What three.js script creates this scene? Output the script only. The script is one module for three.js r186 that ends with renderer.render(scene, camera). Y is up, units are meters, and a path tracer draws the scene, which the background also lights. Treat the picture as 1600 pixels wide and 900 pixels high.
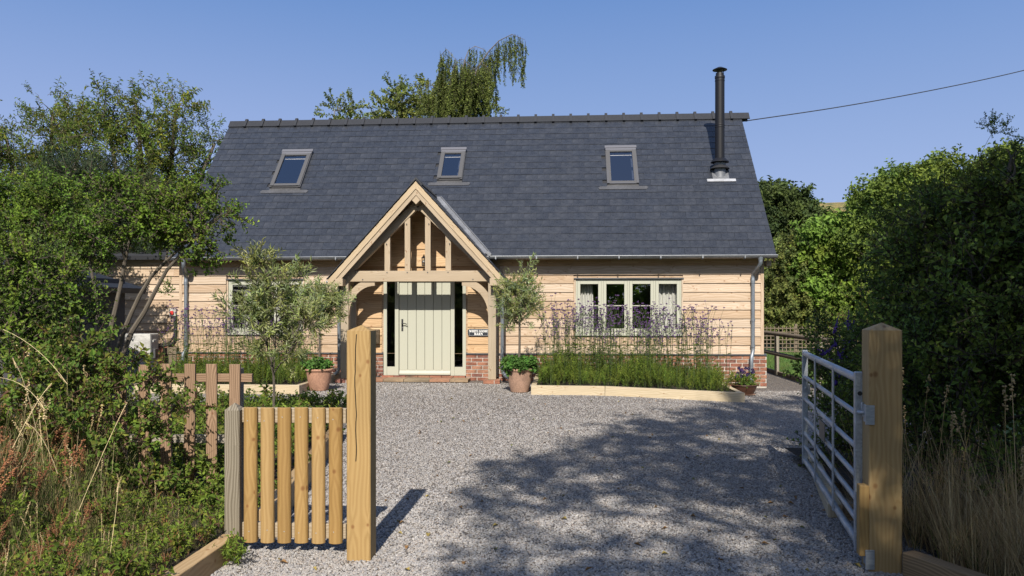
import * as THREE from 'three';
import { mergeGeometries } from 'three/addons/utils/BufferGeometryUtils.js';
import { RoundedBoxGeometry } from 'three/addons/geometries/RoundedBoxGeometry.js';

// ------------------------------------------------------------------ camera, sky, sun, exposure
const scene = new THREE.Scene();
const EYE = 1.567, YAW = 3.89 * Math.PI / 180;
const camera = new THREE.PerspectiveCamera(2 * Math.atan(450 / 1220) * 180 / Math.PI, 16 / 9, 0.1, 1500);
camera.position.set(0, EYE, 0);
camera.lookAt(-Math.sin(YAW), EYE, -Math.cos(YAW));
camera.setViewOffset(1600, 900, 0, -30, 1600, 900);          // lens shift: the horizon lies a little below the middle
const renderer = new THREE.WebGLRenderer({ antialias: true });
renderer.setSize(1024, 576);
renderer.toneMapping = THREE.LinearToneMapping;
renderer.toneMappingExposure = 1.42;
renderer.shadowMap.enabled = true;

const SUN_EL = 39 * Math.PI / 180, SUN_AZ = 0.6 * Math.PI / 180;   // the sun stands behind the camera
const sunDir = new THREE.Vector3(-Math.sin(SUN_AZ) * Math.cos(SUN_EL), Math.sin(SUN_EL), Math.cos(SUN_AZ) * Math.cos(SUN_EL));
{
  const W = 512, H = 256, data = new Float32Array(W * H * 4);
  const mixv = (a, b, t) => a.map((v, i) => v + (b[i] - v) * t);
  const hor = [0.395, 0.435, 0.585], low = [0.262, 0.350, 0.560], mid = [0.108, 0.205, 0.435], zen = [0.055, 0.130, 0.33];
  for (let j = 0; j < H; j++) for (let i = 0; i < W; i++) {
    const el = (j + 0.5) / H * Math.PI - Math.PI / 2, az = (i + 0.5) / W * Math.PI * 2 - Math.PI;
    const d = new THREE.Vector3(Math.cos(el) * Math.cos(az), Math.sin(el), Math.cos(el) * Math.sin(az));
    let c;
    const e = Math.max(0, el * 180 / Math.PI);
    if (e < 6) c = mixv(hor, low, e / 6); else if (e < 22) c = mixv(low, mid, (e - 6) / 16); else c = mixv(mid, zen, Math.min(1, (e - 22) / 60));
    const mu = Math.max(0, d.dot(sunDir)), glow = 0.5 * Math.pow(mu, 40) + 0.45 * Math.pow(mu, 4);
    c = [c[0] + glow, c[1] + glow * 0.91, c[2] + glow * 0.74];
    // faint lilac haze veil, very low contrast
    const veil = (0.5 + 0.5 * Math.sin(az * 3.0 + el * 9 + 0.7 * Math.sin(az * 7))) * Math.exp(-Math.pow((e - 11) / 7, 2)) * 0.028;
    c = [c[0] + veil * 0.7, c[1] + veil * 0.45, c[2] + veil * 0.5];
    if (el < 0) c = mixv(hor, [0.10, 0.11, 0.09], Math.min(1, -el * 12));
    data.set([c[0], c[1], c[2], 1], (j * W + i) * 4);
  }
  const sky = new THREE.DataTexture(data, W, H, THREE.RGBAFormat, THREE.FloatType);
  sky.mapping = THREE.EquirectangularReflectionMapping; sky.magFilter = sky.minFilter = THREE.LinearFilter; sky.needsUpdate = true;
  scene.background = sky; scene.environment = sky;
}
const sun = new THREE.DirectionalLight(new THREE.Color().setRGB(1, 0.935, 0.84), 5);
sun.position.copy(sunDir).multiplyScalar(60).add(new THREE.Vector3(0, 0, -9)); sun.target.position.set(0, 0, -9);
sun.castShadow = true; sun.shadow.mapSize.set(4096, 4096);
Object.assign(sun.shadow.camera, { left: -30, right: 30, top: 30, bottom: -30, near: 1, far: 140 });
scene.add(sun, sun.target);

// ------------------------------------------------------------------ helpers
function rng(seed) { let a = seed >>> 0; return () => { a = (a + 0x6D2B79F5) >>> 0; let t = Math.imul(a ^ (a >>> 15), 1 | a); t = (t + Math.imul(t ^ (t >>> 7), 61 | t)) ^ t; return ((t ^ (t >>> 14)) >>> 0) / 4294967296; }; }
const V = (x, y, z) => new THREE.Vector3(x, y, z);
const C = (r, g, b) => new THREE.Color().setRGB(r, g, b);
const lerp = (a, b, t) => a + (b - a) * t, clamp = (v, a = 0, b = 1) => Math.min(b, Math.max(a, v)), sstep = (a, b, v) => { const t = clamp((v - a) / (b - a)); return t * t * (3 - 2 * t); };
const used = new Map(), at = new WeakMap();
function numbered(n) { const k = used.get(n) ?? 0; used.set(n, k + 1); return k ? n + '_' + String(k).padStart(3, '0') : n; }
function tag(o, label, category, group, kind) { Object.assign(o.userData, label ? { label } : {}, category ? { category } : {}, group ? { group } : {}, kind ? { kind } : {}); return o; }
function shade(o) { o.castShadow = o.receiveShadow = true; return o; }
function thing(name, label, category, p = [0, 0, 0], group, turn = 0) {
  const g = new THREE.Group(); g.name = numbered(name); g.position.set(...p); g.rotation.y = turn; at.set(g, p); scene.add(g);
  return tag(g, label, category, group);
}
// a part: geometry given in world coordinates (or at position p in the world), hung under an unturned parent
function part(parent, name, geo, m, p = [0, 0, 0], rot) {
  const o = shade(new THREE.Mesh(geo, m)), w = at.get(parent) ?? [0, 0, 0];
  o.name = name; o.position.set(p[0] - w[0], p[1] - w[1], p[2] - w[2]); if (rot) o.rotation.set(...rot);
  at.set(o, p); parent.add(o); return o;
}
function local(parent, name, geo, m, p = [0, 0, 0], rot) { const o = shade(new THREE.Mesh(geo, m)); o.name = name; o.position.set(...p); if (rot) o.rotation.set(...rot); parent.add(o); return o; }
function top(name, geo, m, label, category, group, kind, p = [0, 0, 0]) { const o = shade(new THREE.Mesh(geo, m)); o.name = numbered(name); o.position.set(...p); at.set(o, p); scene.add(o); return tag(o, label, category, group, kind); }

let uvSeed = rng(77);
// uv in metres by the face's direction; the grain (u) runs along axis 'x', 'y' or 'z'
function uvm(geo, axis = 'x', su = 2, sv = 0.5, shift = true) {
  if (!geo.attributes.normal) geo.computeVertexNormals();
  const P = geo.attributes.position, N = geo.attributes.normal, uv = new Float32Array(P.count * 2), a = { x: 0, y: 1, z: 2 }[axis];
  const o1 = shift ? uvSeed() : 0, o2 = shift ? uvSeed() : 0;
  for (let i = 0; i < P.count; i++) {
    const p = [P.getX(i), P.getY(i), P.getZ(i)], n = [Math.abs(N.getX(i)), Math.abs(N.getY(i)), Math.abs(N.getZ(i))];
    const d = n[0] > n[1] && n[0] > n[2] ? 0 : n[1] > n[2] ? 1 : 2;
    let u, v;
    if (d === a) { u = p[(a + 1) % 3]; v = p[(a + 2) % 3]; } else { u = p[a]; v = p[3 - a - d]; }
    uv[2 * i] = u / su + o1; uv[2 * i + 1] = v / sv + o2;
  }
  geo.setAttribute('uv', new THREE.BufferAttribute(uv, 2)); return geo;
}
const box = (w, h, d, axis = 'x') => uvm(new THREE.BoxGeometry(w, h, d), axis);
const rbox = (w, h, d, r = 0.006, axis = 'x') => uvm(new RoundedBoxGeometry(w, h, d, 1, r), axis);
const boxAt = (x0, x1, y0, y1, z0, z1, axis = 'x') => box(x1 - x0, y1 - y0, z1 - z0, axis).translate((x0 + x1) / 2, (y0 + y1) / 2, (z0 + z1) / 2);
const rboxAt = (x0, x1, y0, y1, z0, z1, r, axis = 'x') => rbox(x1 - x0, y1 - y0, z1 - z0, r, axis).translate((x0 + x1) / 2, (y0 + y1) / 2, (z0 + z1) / 2);
function merge(list) {
  list = list.map((g) => { let h = g.index ? g.toNonIndexed() : g.clone(); for (const k of Object.keys(h.attributes)) if (!['position', 'normal', 'uv', 'color'].includes(k)) h.deleteAttribute(k); if (!h.attributes.uv) uvm(h); return h; });
  const colored = list.some((g) => g.attributes.color);
  if (colored) for (const g of list) if (!g.attributes.color) g.setAttribute('color', new THREE.BufferAttribute(new Float32Array(g.attributes.position.count * 3).fill(1), 3));
  return mergeGeometries(list);
}
// a square bar from a to b with its own grain
function bar(a, b, w, d, r = 0.005, up = V(0, 0, 1)) {
  const A = V(...a), B = V(...b), L = A.distanceTo(B), g = rbox(L, w, d, r, 'x');
  const x = B.clone().sub(A).normalize(), z = up.clone().sub(x.clone().multiplyScalar(up.dot(x))).normalize(), y = z.clone().cross(x);
  return g.applyMatrix4(new THREE.Matrix4().makeBasis(x, y, z)).translate((A.x + B.x) / 2, (A.y + B.y) / 2, (A.z + B.z) / 2);
}
// tapered tube through points
function limb(pts, r0, r1, seg = 8, rad = 6) {
  const c = new THREE.CatmullRomCurve3(pts.map((p) => p.isVector3 ? p : V(...p))), g = new THREE.TubeGeometry(c, seg, 1, rad, false), P = g.attributes.position;
  for (let i = 0; i <= seg; i++) {
    const o = c.getPointAt(i / seg), r = lerp(r0, r1, i / seg);
    for (let j = 0; j <= rad; j++) { const k = i * (rad + 1) + j; P.setXYZ(k, o.x + (P.getX(k) - o.x) * r, o.y + (P.getY(k) - o.y) * r, o.z + (P.getZ(k) - o.z) * r); }
  }
  const uv = g.attributes.uv; for (let i = 0; i < uv.count; i++) uv.setXY(i, uv.getX(i) * 2, uv.getY(i));
  g.computeVertexNormals(); return g;
}
const tube = (pts, r, seg = 16, rad = 8) => limb(pts, r, r, seg, rad);

// ------------------------------------------------------------------ noise and textures
function tileNoise(seed, n) {            // tileable value noise with n cells per unit
  const R = rng(seed), g = new Float32Array(n * n); for (let i = 0; i < n * n; i++) g[i] = R();
  return (u, v) => { u = ((u % 1) + 1) % 1 * n; v = ((v % 1) + 1) % 1 * n; const i = Math.floor(u), j = Math.floor(v), a = u - i, b = v - j, s = a * a * (3 - 2 * a), t = b * b * (3 - 2 * b);
    const q = (x, y) => g[((y % n) * n) + (x % n)]; return lerp(lerp(q(i, j), q(i + 1, j), s), lerp(q(i, j + 1), q(i + 1, j + 1), s), t); };
}
function fbm(seed, n, oct = 4) { const L = []; for (let o = 0; o < oct; o++) L.push(tileNoise(seed + o * 17, n << o)); return (u, v) => { let s = 0, a = 0.5, w = 0; for (const f of L) { s += f(u, v) * a; w += a; a *= 0.55; } return s / w; }; }
function tex(W, H, f, srgb = true) {
  const d = new Uint8Array(W * H * 4);
  for (let y = 0; y < H; y++) for (let x = 0; x < W; x++) { const c = f((x + 0.5) / W, (y + 0.5) / H), k = (y * W + x) * 4; d[k] = clamp(c[0]) * 255; d[k + 1] = clamp(c[1]) * 255; d[k + 2] = clamp(c[2]) * 255; d[k + 3] = 255; }
  const t = new THREE.DataTexture(d, W, H, THREE.RGBAFormat); t.wrapS = t.wrapT = THREE.RepeatWrapping; t.magFilter = THREE.LinearFilter; t.minFilter = THREE.LinearMipmapLinearFilter; t.generateMipmaps = true;
  if (srgb) t.colorSpace = THREE.SRGBColorSpace; t.needsUpdate = true; return t;
}
const grey = (f) => (u, v) => { const g = f(u, v); return [g, g, g]; };
function woodTex(seed, knots, contrast, freq = 24) {
  const R = rng(seed), w1 = fbm(seed + 1, 4, 3), w2 = tileNoise(seed + 5, 128), w3 = fbm(seed + 9, 8, 4), K = [];
  for (let i = 0; i < knots; i++) K.push([R(), R(), 0.6 + R() * 0.8]);
  const grain = (u, v) => {
    let warp = 0, kn = 0;
    for (const [ku, kv, s] of K) { let du = u - ku, dv = v - kv; du -= Math.round(du); dv -= Math.round(dv); const dx = du * 2 / s, dy = dv * 0.5 / s, d = Math.hypot(dx * 0.45, dy); warp += Math.sign(dv || 1) * 0.05 * Math.exp(-d * d / 0.0016) ; kn = Math.max(kn, 1 - sstep(0.004, 0.020, Math.hypot(dx, dy * 1.25))); }
    const vv = v + warp + 0.10 * (w1(u, v) - 0.5);
    const rings = 0.5 + 0.5 * Math.sin(vv * Math.PI * 2 * freq + 3 * w1(u, v));
    const fine = w2(u * 0.06, vv) * 0.5 + w3(u * 0.2, vv * 2) * 0.5;
    return [rings * 0.55 + fine * 0.45, kn];
  };
  return {
    map: tex(1024, 256, (u, v) => { const [g, k] = grain(u, v), b = 1 - contrast * (1 - g) - 0.10 * (w1(v, u) - 0.3); const c = [b, b * (0.965 + 0.035 * g), b * (0.90 + 0.10 * g)]; return [lerp(c[0], 0.60, k * 0.55), lerp(c[1], 0.44, k * 0.55), lerp(c[2], 0.32, k * 0.55)]; }),
    bump: tex(512, 256, grey((u, v) => { const [g, k] = grain(u, v); return clamp(0.3 + 0.5 * g - 0.2 * k); }), false),
  };
}
const larch = woodTex(11, 22, 0.13, 12), pineT = woodTex(41, 18, 0.13, 20), oakT = woodTex(71, 7, 0.18, 26), oldT = woodTex(91, 5, 0.36, 30);
const std = (o) => new THREE.MeshStandardMaterial({ roughness: 0.8, ...o });
const wood = (t, c, rough = 0.72, bs = 0.0015) => std({ color: C(...c), map: t.map, bumpMap: t.bump, bumpScale: bs, roughness: rough });
const blotch = fbm(301, 6, 5), speck = fbm(333, 48, 3), cloudy = fbm(351, 3, 4);
const slateMap = tex(512, 512, (u, v) => { const a = blotch(u, v), b = speck(u, v), g = 0.80 + 0.16 * (a - 0.5) + 0.16 * (b - 0.5), w = Math.pow(Math.max(0, blotch(v + 0.3, u) - 0.66) * 3, 2); return [g + w * 0.12, g + w * 0.12, g * 1.01 + w * 0.12]; });
const slateBump = tex(512, 512, grey((u, v) => 0.6 * blotch(u * 2, v) + 0.4 * speck(u, v)), false);
const roughMap = tex(512, 512, grey((u, v) => 0.6 + 0.35 * (blotch(u, v) - 0.5) + 0.4 * (speck(u, v) - 0.5)), false);
const wearMap = tex(512, 512, (u, v) => { const g = 0.82 + 0.30 * (cloudy(u, v) - 0.5) + 0.22 * (speck(u, v) - 0.5); return [g, g, g]; });
const wearBump = tex(512, 512, grey((u, v) => 0.5 * speck(u, v) + 0.5 * blotch(u * 2, v * 2)), false);
const rep = (t, x, y) => { const c = t.clone(); c.repeat.set(x, y); c.needsUpdate = true; return c; };
const brickMap = tex(256, 256, (u, v) => { const a = fbm1(u, v), s = speck(u, v), g = 0.80 + 0.5 * (a - 0.5) + 0.35 * (s - 0.5), d = Math.max(0, blotch(v, u) - 0.62) * 1.6; return [g - d * 0.5, g * 0.98 - d * 0.3, g * 0.96 - d * 0.2]; });
function fbm1(u, v) { return blotch(u * 1, v * 1); }

// gravel: cellular stones, tileable
function cells(seed, n) { const R = rng(seed), P = []; for (let i = 0; i < n * n; i++) P.push([R(), R(), R(), R()]); return (u, v) => { u *= n; v *= n; const i = Math.floor(u), j = Math.floor(v); let d1 = 9, d2 = 9, id = null; for (let b = -1; b <= 1; b++) for (let a = -1; a <= 1; a++) { const q = P[(((j + b) % n + n) % n) * n + ((i + a) % n + n) % n], d = Math.hypot(i + a + q[0] - u, j + b + q[1] - v); if (d < d1) { d2 = d1; d1 = d; id = q; } else if (d < d2) d2 = d; } return [d1, d2, id]; }; }
const gc = cells(5, 72), gcs = cells(9, 120);
const stoneTone = (a, b) => { const w = b > 0.85 ? [1.20, 1.17, 1.13] : b > 0.55 ? [0.98, 0.94, 0.90] : b > 0.3 ? [0.86, 0.85, 0.86] : b > 0.12 ? [0.93, 0.84, 0.77] : [0.64, 0.63, 0.66]; return w.map((x) => x * (0.82 + 0.3 * a)); };
const gravelMap = tex(1024, 1024, (u, v) => { const [d1, d2, q] = gc(u, v), e = sstep(0.02, 0.22, d2 - d1), c = stoneTone(q[2], q[3]); const [, , q2] = gcs(u, v); const dust = 0.55 + 0.2 * q2[2]; return c.map((x) => 0.74 * lerp(dust * 0.8, x, e)); });
const gravelBump = tex(1024, 1024, grey((u, v) => { const [d1, d2, q] = gc(u, v); return sstep(0.0, 0.5, d2 - d1) * (0.5 + 0.5 * q[2]); }), false);
const soilMap = tex(512, 512, (u, v) => { const g = 0.55 + 0.7 * (blotch(u, v) - 0.5) + 0.5 * (speck(u, v) - 0.5); return [g, g * 0.92, g * 0.8]; });
const grassMap = tex(512, 512, (u, v) => { const a = blotch(u, v), b = speck(u, v), g = 0.65 + 0.5 * (a - 0.5) + 0.7 * (b - 0.5); return [g * (0.95 + 0.3 * (a - 0.5)), g, g * 0.8]; });

const M = {
  larch: [[0.49, 0.38, 0.28], [0.54, 0.43, 0.33], [0.43, 0.32, 0.225], [0.51, 0.415, 0.325], [0.455, 0.335, 0.23]].map((c) => wood(larch, c)),
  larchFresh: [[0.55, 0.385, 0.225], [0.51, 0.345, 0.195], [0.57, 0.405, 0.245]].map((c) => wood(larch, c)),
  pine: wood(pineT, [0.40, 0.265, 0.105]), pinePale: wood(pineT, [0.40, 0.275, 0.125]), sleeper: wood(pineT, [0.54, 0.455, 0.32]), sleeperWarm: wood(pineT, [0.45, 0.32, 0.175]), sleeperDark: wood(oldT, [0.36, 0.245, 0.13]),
  pale: [[0.37, 0.235, 0.085], [0.40, 0.265, 0.11], [0.34, 0.21, 0.07]].map((c) => wood(pineT, c)),
  oak: wood(oakT, [0.44, 0.355, 0.255]), oakGrey: wood(oakT, [0.40, 0.335, 0.25]), fresh: wood(pineT, [0.49, 0.39, 0.265]),
  grey: wood(oldT, [0.30, 0.265, 0.205], 0.85), picket: wood(oldT, [0.36, 0.235, 0.15], 0.85), rail: wood(oldT, [0.25, 0.20, 0.145], 0.85), railSilver: wood(oldT, [0.42, 0.38, 0.32], 0.85),
  slate: [[0.048, 0.053, 0.063], [0.052, 0.057, 0.067], [0.045, 0.050, 0.060], [0.057, 0.062, 0.072], [0.049, 0.055, 0.067]].map((c) => std({ color: C(...c), map: slateMap, bumpMap: slateBump, bumpScale: 0.002, roughness: 0.55, roughnessMap: roughMap })),
  ridge: std({ color: C(0.024, 0.026, 0.032), map: wearMap, bumpMap: wearBump, bumpScale: 0.002, roughness: 0.6 }),
  deck: std({ color: C(0.02, 0.021, 0.025), roughness: 0.9 }),
  brick: [[0.38, 0.165, 0.105], [0.43, 0.20, 0.125], [0.34, 0.14, 0.09], [0.46, 0.24, 0.155], [0.28, 0.125, 0.095]].map((c) => std({ color: C(...c), map: brickMap, bumpMap: wearBump, bumpScale: 0.003, roughness: 0.9 })),
  mortar: std({ color: C(0.60, 0.55, 0.48), map: wearMap, bumpMap: wearBump, bumpScale: 0.003, roughness: 0.95 }),
  leadNew: std({ color: C(0.62, 0.63, 0.65), map: wearMap, bumpMap: wearBump, bumpScale: 0.004, roughness: 0.4, metalness: 0.2 }),
  lead: std({ color: C(0.26, 0.27, 0.29), map: wearMap, bumpMap: wearBump, bumpScale: 0.003, roughness: 0.5, metalness: 0.35 }),
  leadDark: std({ color: C(0.10, 0.105, 0.115), map: wearMap, roughness: 0.6 }),
  alu: std({ color: C(0.14, 0.14, 0.145), map: wearMap, roughness: 0.45, metalness: 0.3 }), aluLight: std({ color: C(0.21, 0.205, 0.21), roughness: 0.35, metalness: 0.5 }), skyFrame: std({ color: C(0.09, 0.09, 0.095), roughness: 0.5, metalness: 0.2 }), skySash: std({ color: C(0.085, 0.083, 0.082), roughness: 0.5, metalness: 0.2 }),
  galv: std({ color: C(0.56, 0.60, 0.64), map: wearMap, roughness: 0.45, metalness: 0.3 }),
  galvPipe: std({ color: C(0.33, 0.37, 0.41), map: wearMap, roughness: 0.5, metalness: 0.55 }), gutter: std({ color: C(0.42, 0.44, 0.46), map: wearMap, roughness: 0.45, metalness: 0.7 }),
  paint: std({ color: C(0.375, 0.375, 0.30), roughness: 0.55 }), paintDark: std({ color: C(0.20, 0.20, 0.155), roughness: 0.7 }),
  black: new THREE.MeshPhysicalMaterial({ color: C(0.009, 0.009, 0.011), roughness: 0.5, specularIntensity: 0.6 }), blackMatt: std({ color: C(0.015, 0.015, 0.017), roughness: 0.7 }), steel: std({ color: C(0.18, 0.185, 0.19), roughness: 0.4, metalness: 0.6 }),
  white: std({ color: C(0.62, 0.61, 0.57), map: wearMap, roughness: 0.5 }), offWhite: std({ color: C(0.50, 0.49, 0.45), roughness: 0.6 }), red: std({ color: C(0.55, 0.03, 0.03), roughness: 0.4 }),
  glass: new THREE.MeshPhysicalMaterial({ color: 0xffffff, roughness: 0.0, transmission: 1, thickness: 0, ior: 2.3 }),
  glassDark: new THREE.MeshPhysicalMaterial({ color: C(0.16, 0.17, 0.17), roughness: 0.0, transmission: 1, thickness: 0, ior: 1.7 }),
  glassSky: new THREE.MeshPhysicalMaterial({ color: 0xffffff, roughness: 0.0, transmission: 1, thickness: 0, ior: 2.8 }),
  curtain: new THREE.MeshPhysicalMaterial({ color: C(0.72, 0.72, 0.66), roughness: 1, transmission: 0.3, thickness: 0 }),
  inner: std({ color: C(0.16, 0.15, 0.14), roughness: 0.95 }), innerFloor: std({ color: C(0.12, 0.085, 0.055), roughness: 0.7 }),
  terracotta: [[0.52, 0.285, 0.185], [0.50, 0.31, 0.215]].map((c) => std({ color: C(...c), map: wearMap, bumpMap: wearBump, bumpScale: 0.002, roughness: 0.9 })), glaze: std({ color: C(0.11, 0.05, 0.03), map: wearMap, roughness: 0.4 }),
  soil: std({ color: C(0.07, 0.05, 0.035), map: soilMap, bumpMap: wearBump, bumpScale: 0.02, roughness: 1 }), bronze: std({ color: C(0.14, 0.10, 0.06), map: wearMap, bumpMap: wearBump, bumpScale: 0.004, roughness: 0.5, metalness: 0.4 }),
  paver: [[0.42, 0.22, 0.13], [0.33, 0.25, 0.16], [0.38, 0.20, 0.12], [0.40, 0.28, 0.17]].map((c) => std({ color: C(...c), map: wearMap, bumpMap: wearBump, bumpScale: 0.004, roughness: 0.9 })),
  bark: std({ color: C(0.13, 0.10, 0.075), map: oldT.map, bumpMap: oldT.bump, bumpScale: 0.012, roughness: 0.95 }), barkGrey: std({ color: C(0.23, 0.20, 0.165), map: oldT.map, bumpMap: oldT.bump, bumpScale: 0.008, roughness: 0.95 }), barkPale: std({ color: C(0.42, 0.39, 0.34), map: wearMap, roughness: 0.9 }),
  leaf: new THREE.MeshPhysicalMaterial({ color: 0xffffff, vertexColors: true, roughness: 0.8, specularIntensity: 0.35, transmission: 0.4, thickness: 0, side: THREE.DoubleSide }),
  leafThin: new THREE.MeshPhysicalMaterial({ color: 0xffffff, vertexColors: true, roughness: 0.8, specularIntensity: 0.3, transmission: 0.6, thickness: 0, side: THREE.DoubleSide }),
  straw: std({ color: 0xffffff, vertexColors: true, roughness: 0.9, side: THREE.DoubleSide }),
  gravel: std({ color: C(0.52, 0.48, 0.43), map: gravelMap, bumpMap: gravelBump, bumpScale: 0.012, roughness: 0.92 }),
  stone: std({ color: 0xffffff, vertexColors: true, roughness: 0.85 }),
  grass: std({ color: C(0.12, 0.19, 0.045), map: grassMap, bumpMap: wearBump, bumpScale: 0.03, roughness: 1 }), field: std({ color: C(0.50, 0.36, 0.17), map: grassMap, roughness: 1 }),
};
// ------------------------------------------------------------------ foliage
class Mesher {                             // collects coloured triangles
  constructor() { this.p = []; this.c = []; }
  tri(a, b, c, col) { for (const v of [a, b, c]) { this.p.push(v.x, v.y, v.z); this.c.push(col[0], col[1], col[2]); } }
  leaf(b, dir, up, len, wid, col, fold = 0.25, droop = 0.15) {       // a folded, pointed leaf
    const d = dir.clone().normalize(), s = d.clone().cross(up); if (s.lengthSq() < 1e-6) s.set(1, 0, 0); s.normalize(); const n = s.clone().cross(d);
    const m = b.clone().addScaledVector(d, len * 0.45), t = b.clone().addScaledVector(d, len).addScaledVector(n, -len * droop);
    const l = m.clone().addScaledVector(s, wid / 2).addScaledVector(n, wid * fold), r = m.clone().addScaledVector(s, -wid / 2).addScaledVector(n, wid * fold);
    this.tri(b, l, t, col); this.tri(b, t, r, col);
  }
  blade(b, dir, len, wid, bend, col, col2 = col, seg = 3) {            // a grass blade
    const side = V(-dir.z, 0, dir.x).normalize(); if (side.lengthSq() < 0.1) side.set(1, 0, 0);
    let prev = [b.clone().addScaledVector(side, -wid / 2), b.clone().addScaledVector(side, wid / 2)];
    for (let i = 1; i <= seg; i++) {
      const t = i / seg, c = b.clone().addScaledVector(dir, len * t).add(V(bend.x * t * t, bend.y * t * t, bend.z * t * t)), w = wid * (1 - t * 0.9) / 2, cc = [0, 1, 2].map((k) => lerp(col[k], col2[k], t));
      const now = [c.clone().addScaledVector(side, -w), c.clone().addScaledVector(side, w)];
      this.tri(prev[0], prev[1], now[1], cc); this.tri(prev[0], now[1], now[0], cc); prev = now;
    }
  }
  stick(a, b, r, col) {                                               // a thin three-sided twig
    const d = b.clone().sub(a).normalize(), s = d.clone().cross(Math.abs(d.y) < 0.9 ? V(0, 1, 0) : V(1, 0, 0)).normalize(), t = s.clone().cross(d), ring = (o, q) => [0, 1, 2].map((k) => o.clone().addScaledVector(s, q * Math.cos(k * 2.094)).addScaledVector(t, q * Math.sin(k * 2.094)));
    const A = ring(a, r), B = ring(b, r * 0.6);
    for (let k = 0; k < 3; k++) { const j = (k + 1) % 3; this.tri(A[k], A[j], B[j], col); this.tri(A[k], B[j], B[k], col); }
  }
  blob(o, r, col, R) {                                                // a small irregular octahedron: a flower head, a seed cluster
    const q = [V(1, 0, 0), V(-1, 0, 0), V(0, 1, 0), V(0, -1, 0), V(0, 0, 1), V(0, 0, -1)].map((v) => v.multiplyScalar(r * (0.75 + 0.5 * R())).add(o));
    for (const [a, b, c] of [[0, 2, 4], [2, 1, 4], [1, 3, 4], [3, 0, 4], [2, 0, 5], [1, 2, 5], [3, 1, 5], [0, 3, 5]]) this.tri(q[a], q[b], q[c], col);
  }
  build() { const g = new THREE.BufferGeometry(); g.setAttribute('position', new THREE.BufferAttribute(new Float32Array(this.p), 3)); g.setAttribute('color', new THREE.BufferAttribute(new Float32Array(this.c), 3)); g.computeVertexNormals(); g.setAttribute('uv', new THREE.BufferAttribute(new Float32Array(this.p.length / 3 * 2), 2)); return g; }
}
const rdir = (R, upBias = 0) => { const z = R() * 2 - 1, a = R() * 6.2832, s = Math.sqrt(1 - z * z); return V(s * Math.cos(a), z + upBias, s * Math.sin(a)).normalize(); };
const pick = (R, l) => l[Math.min(l.length - 1, Math.floor(R() * l.length))];
// a twig of leaves along +y. o: n leaves, L twig length, ll/lw leaf size, cols, lift (leaf angle to the twig), twig colour
function sprig(seed, o) {
  const R = rng(seed), m = new Mesher(), tips = [], br = o.branches ?? 3;
  for (let k = 0; k < br; k++) {
    const a = k ? rdir(R, 0).multiplyScalar(o.spread ?? 0.5).add(V(0, 1, 0)).normalize() : V(0, 1, 0), s = k ? V(0, R() * 0.5 * o.L, 0) : V(0, 0, 0), e = s.clone().addScaledVector(a, o.L * (k ? 0.75 : 1));
    if (o.twig) m.stick(s, e, o.twigR ?? 0.004, o.twig);
    tips.push([s, e, a]);
  }
  for (let i = 0; i < o.n; i++) {
    const [s, e, a] = tips[i % br], t = 0.15 + 0.85 * (Math.floor(i / br) + R()) / Math.ceil(o.n / br), b = s.clone().lerp(e, Math.min(1, t));
    const out = rdir(R); out.addScaledVector(a, -out.dot(a)).normalize();
    const d = out.multiplyScalar(1).addScaledVector(a, o.lift ?? 0.6).normalize(); if (o.hang) d.y -= o.hang;
    const c = pick(R, o.cols), v = 0.8 + 0.4 * R();
    m.leaf(b, d, rdir(R, 1.2), o.ll * (0.7 + 0.5 * R()), o.lw * (0.8 + 0.4 * R()), c.map((x) => x * v), o.fold ?? 0.25, o.droop ?? 0.2);
  }
  return m.build();
}
const dummy = new THREE.Object3D(), UP = V(0, 1, 0), tint = new THREE.Color();
// many copies of a few twig shapes as parts of one plant; list: [{p, d (axis), s, c (tint)}]
function scatter(parent, name, geos, list, m = M.leaf, isTop) {
  const per = geos.map(() => []); list.forEach((q, i) => per[i % geos.length].push(q));
  const out = [];
  per.forEach((L, k) => {
    if (!L.length) return;
    const im = shade(new THREE.InstancedMesh(geos[k], m, L.length)); im.name = name; im.userData.kind = 'stuff';
    const w = parent ? at.get(parent) ?? [0, 0, 0] : [0, 0, 0];
    L.forEach((q, i) => { dummy.position.set(q.p.x - w[0], q.p.y - w[1], q.p.z - w[2]); dummy.quaternion.setFromUnitVectors(UP, q.d); dummy.rotateY(q.a ?? i * 2.39996); dummy.scale.setScalar(q.s); dummy.updateMatrix(); im.setMatrixAt(i, dummy.matrix); const c = q.c ?? [1, 1, 1]; im.setColorAt(i, tint.setRGB(c[0], c[1], c[2])); });
    if (parent) parent.add(im); out.push(im);
  });
  return out;
}
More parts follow.
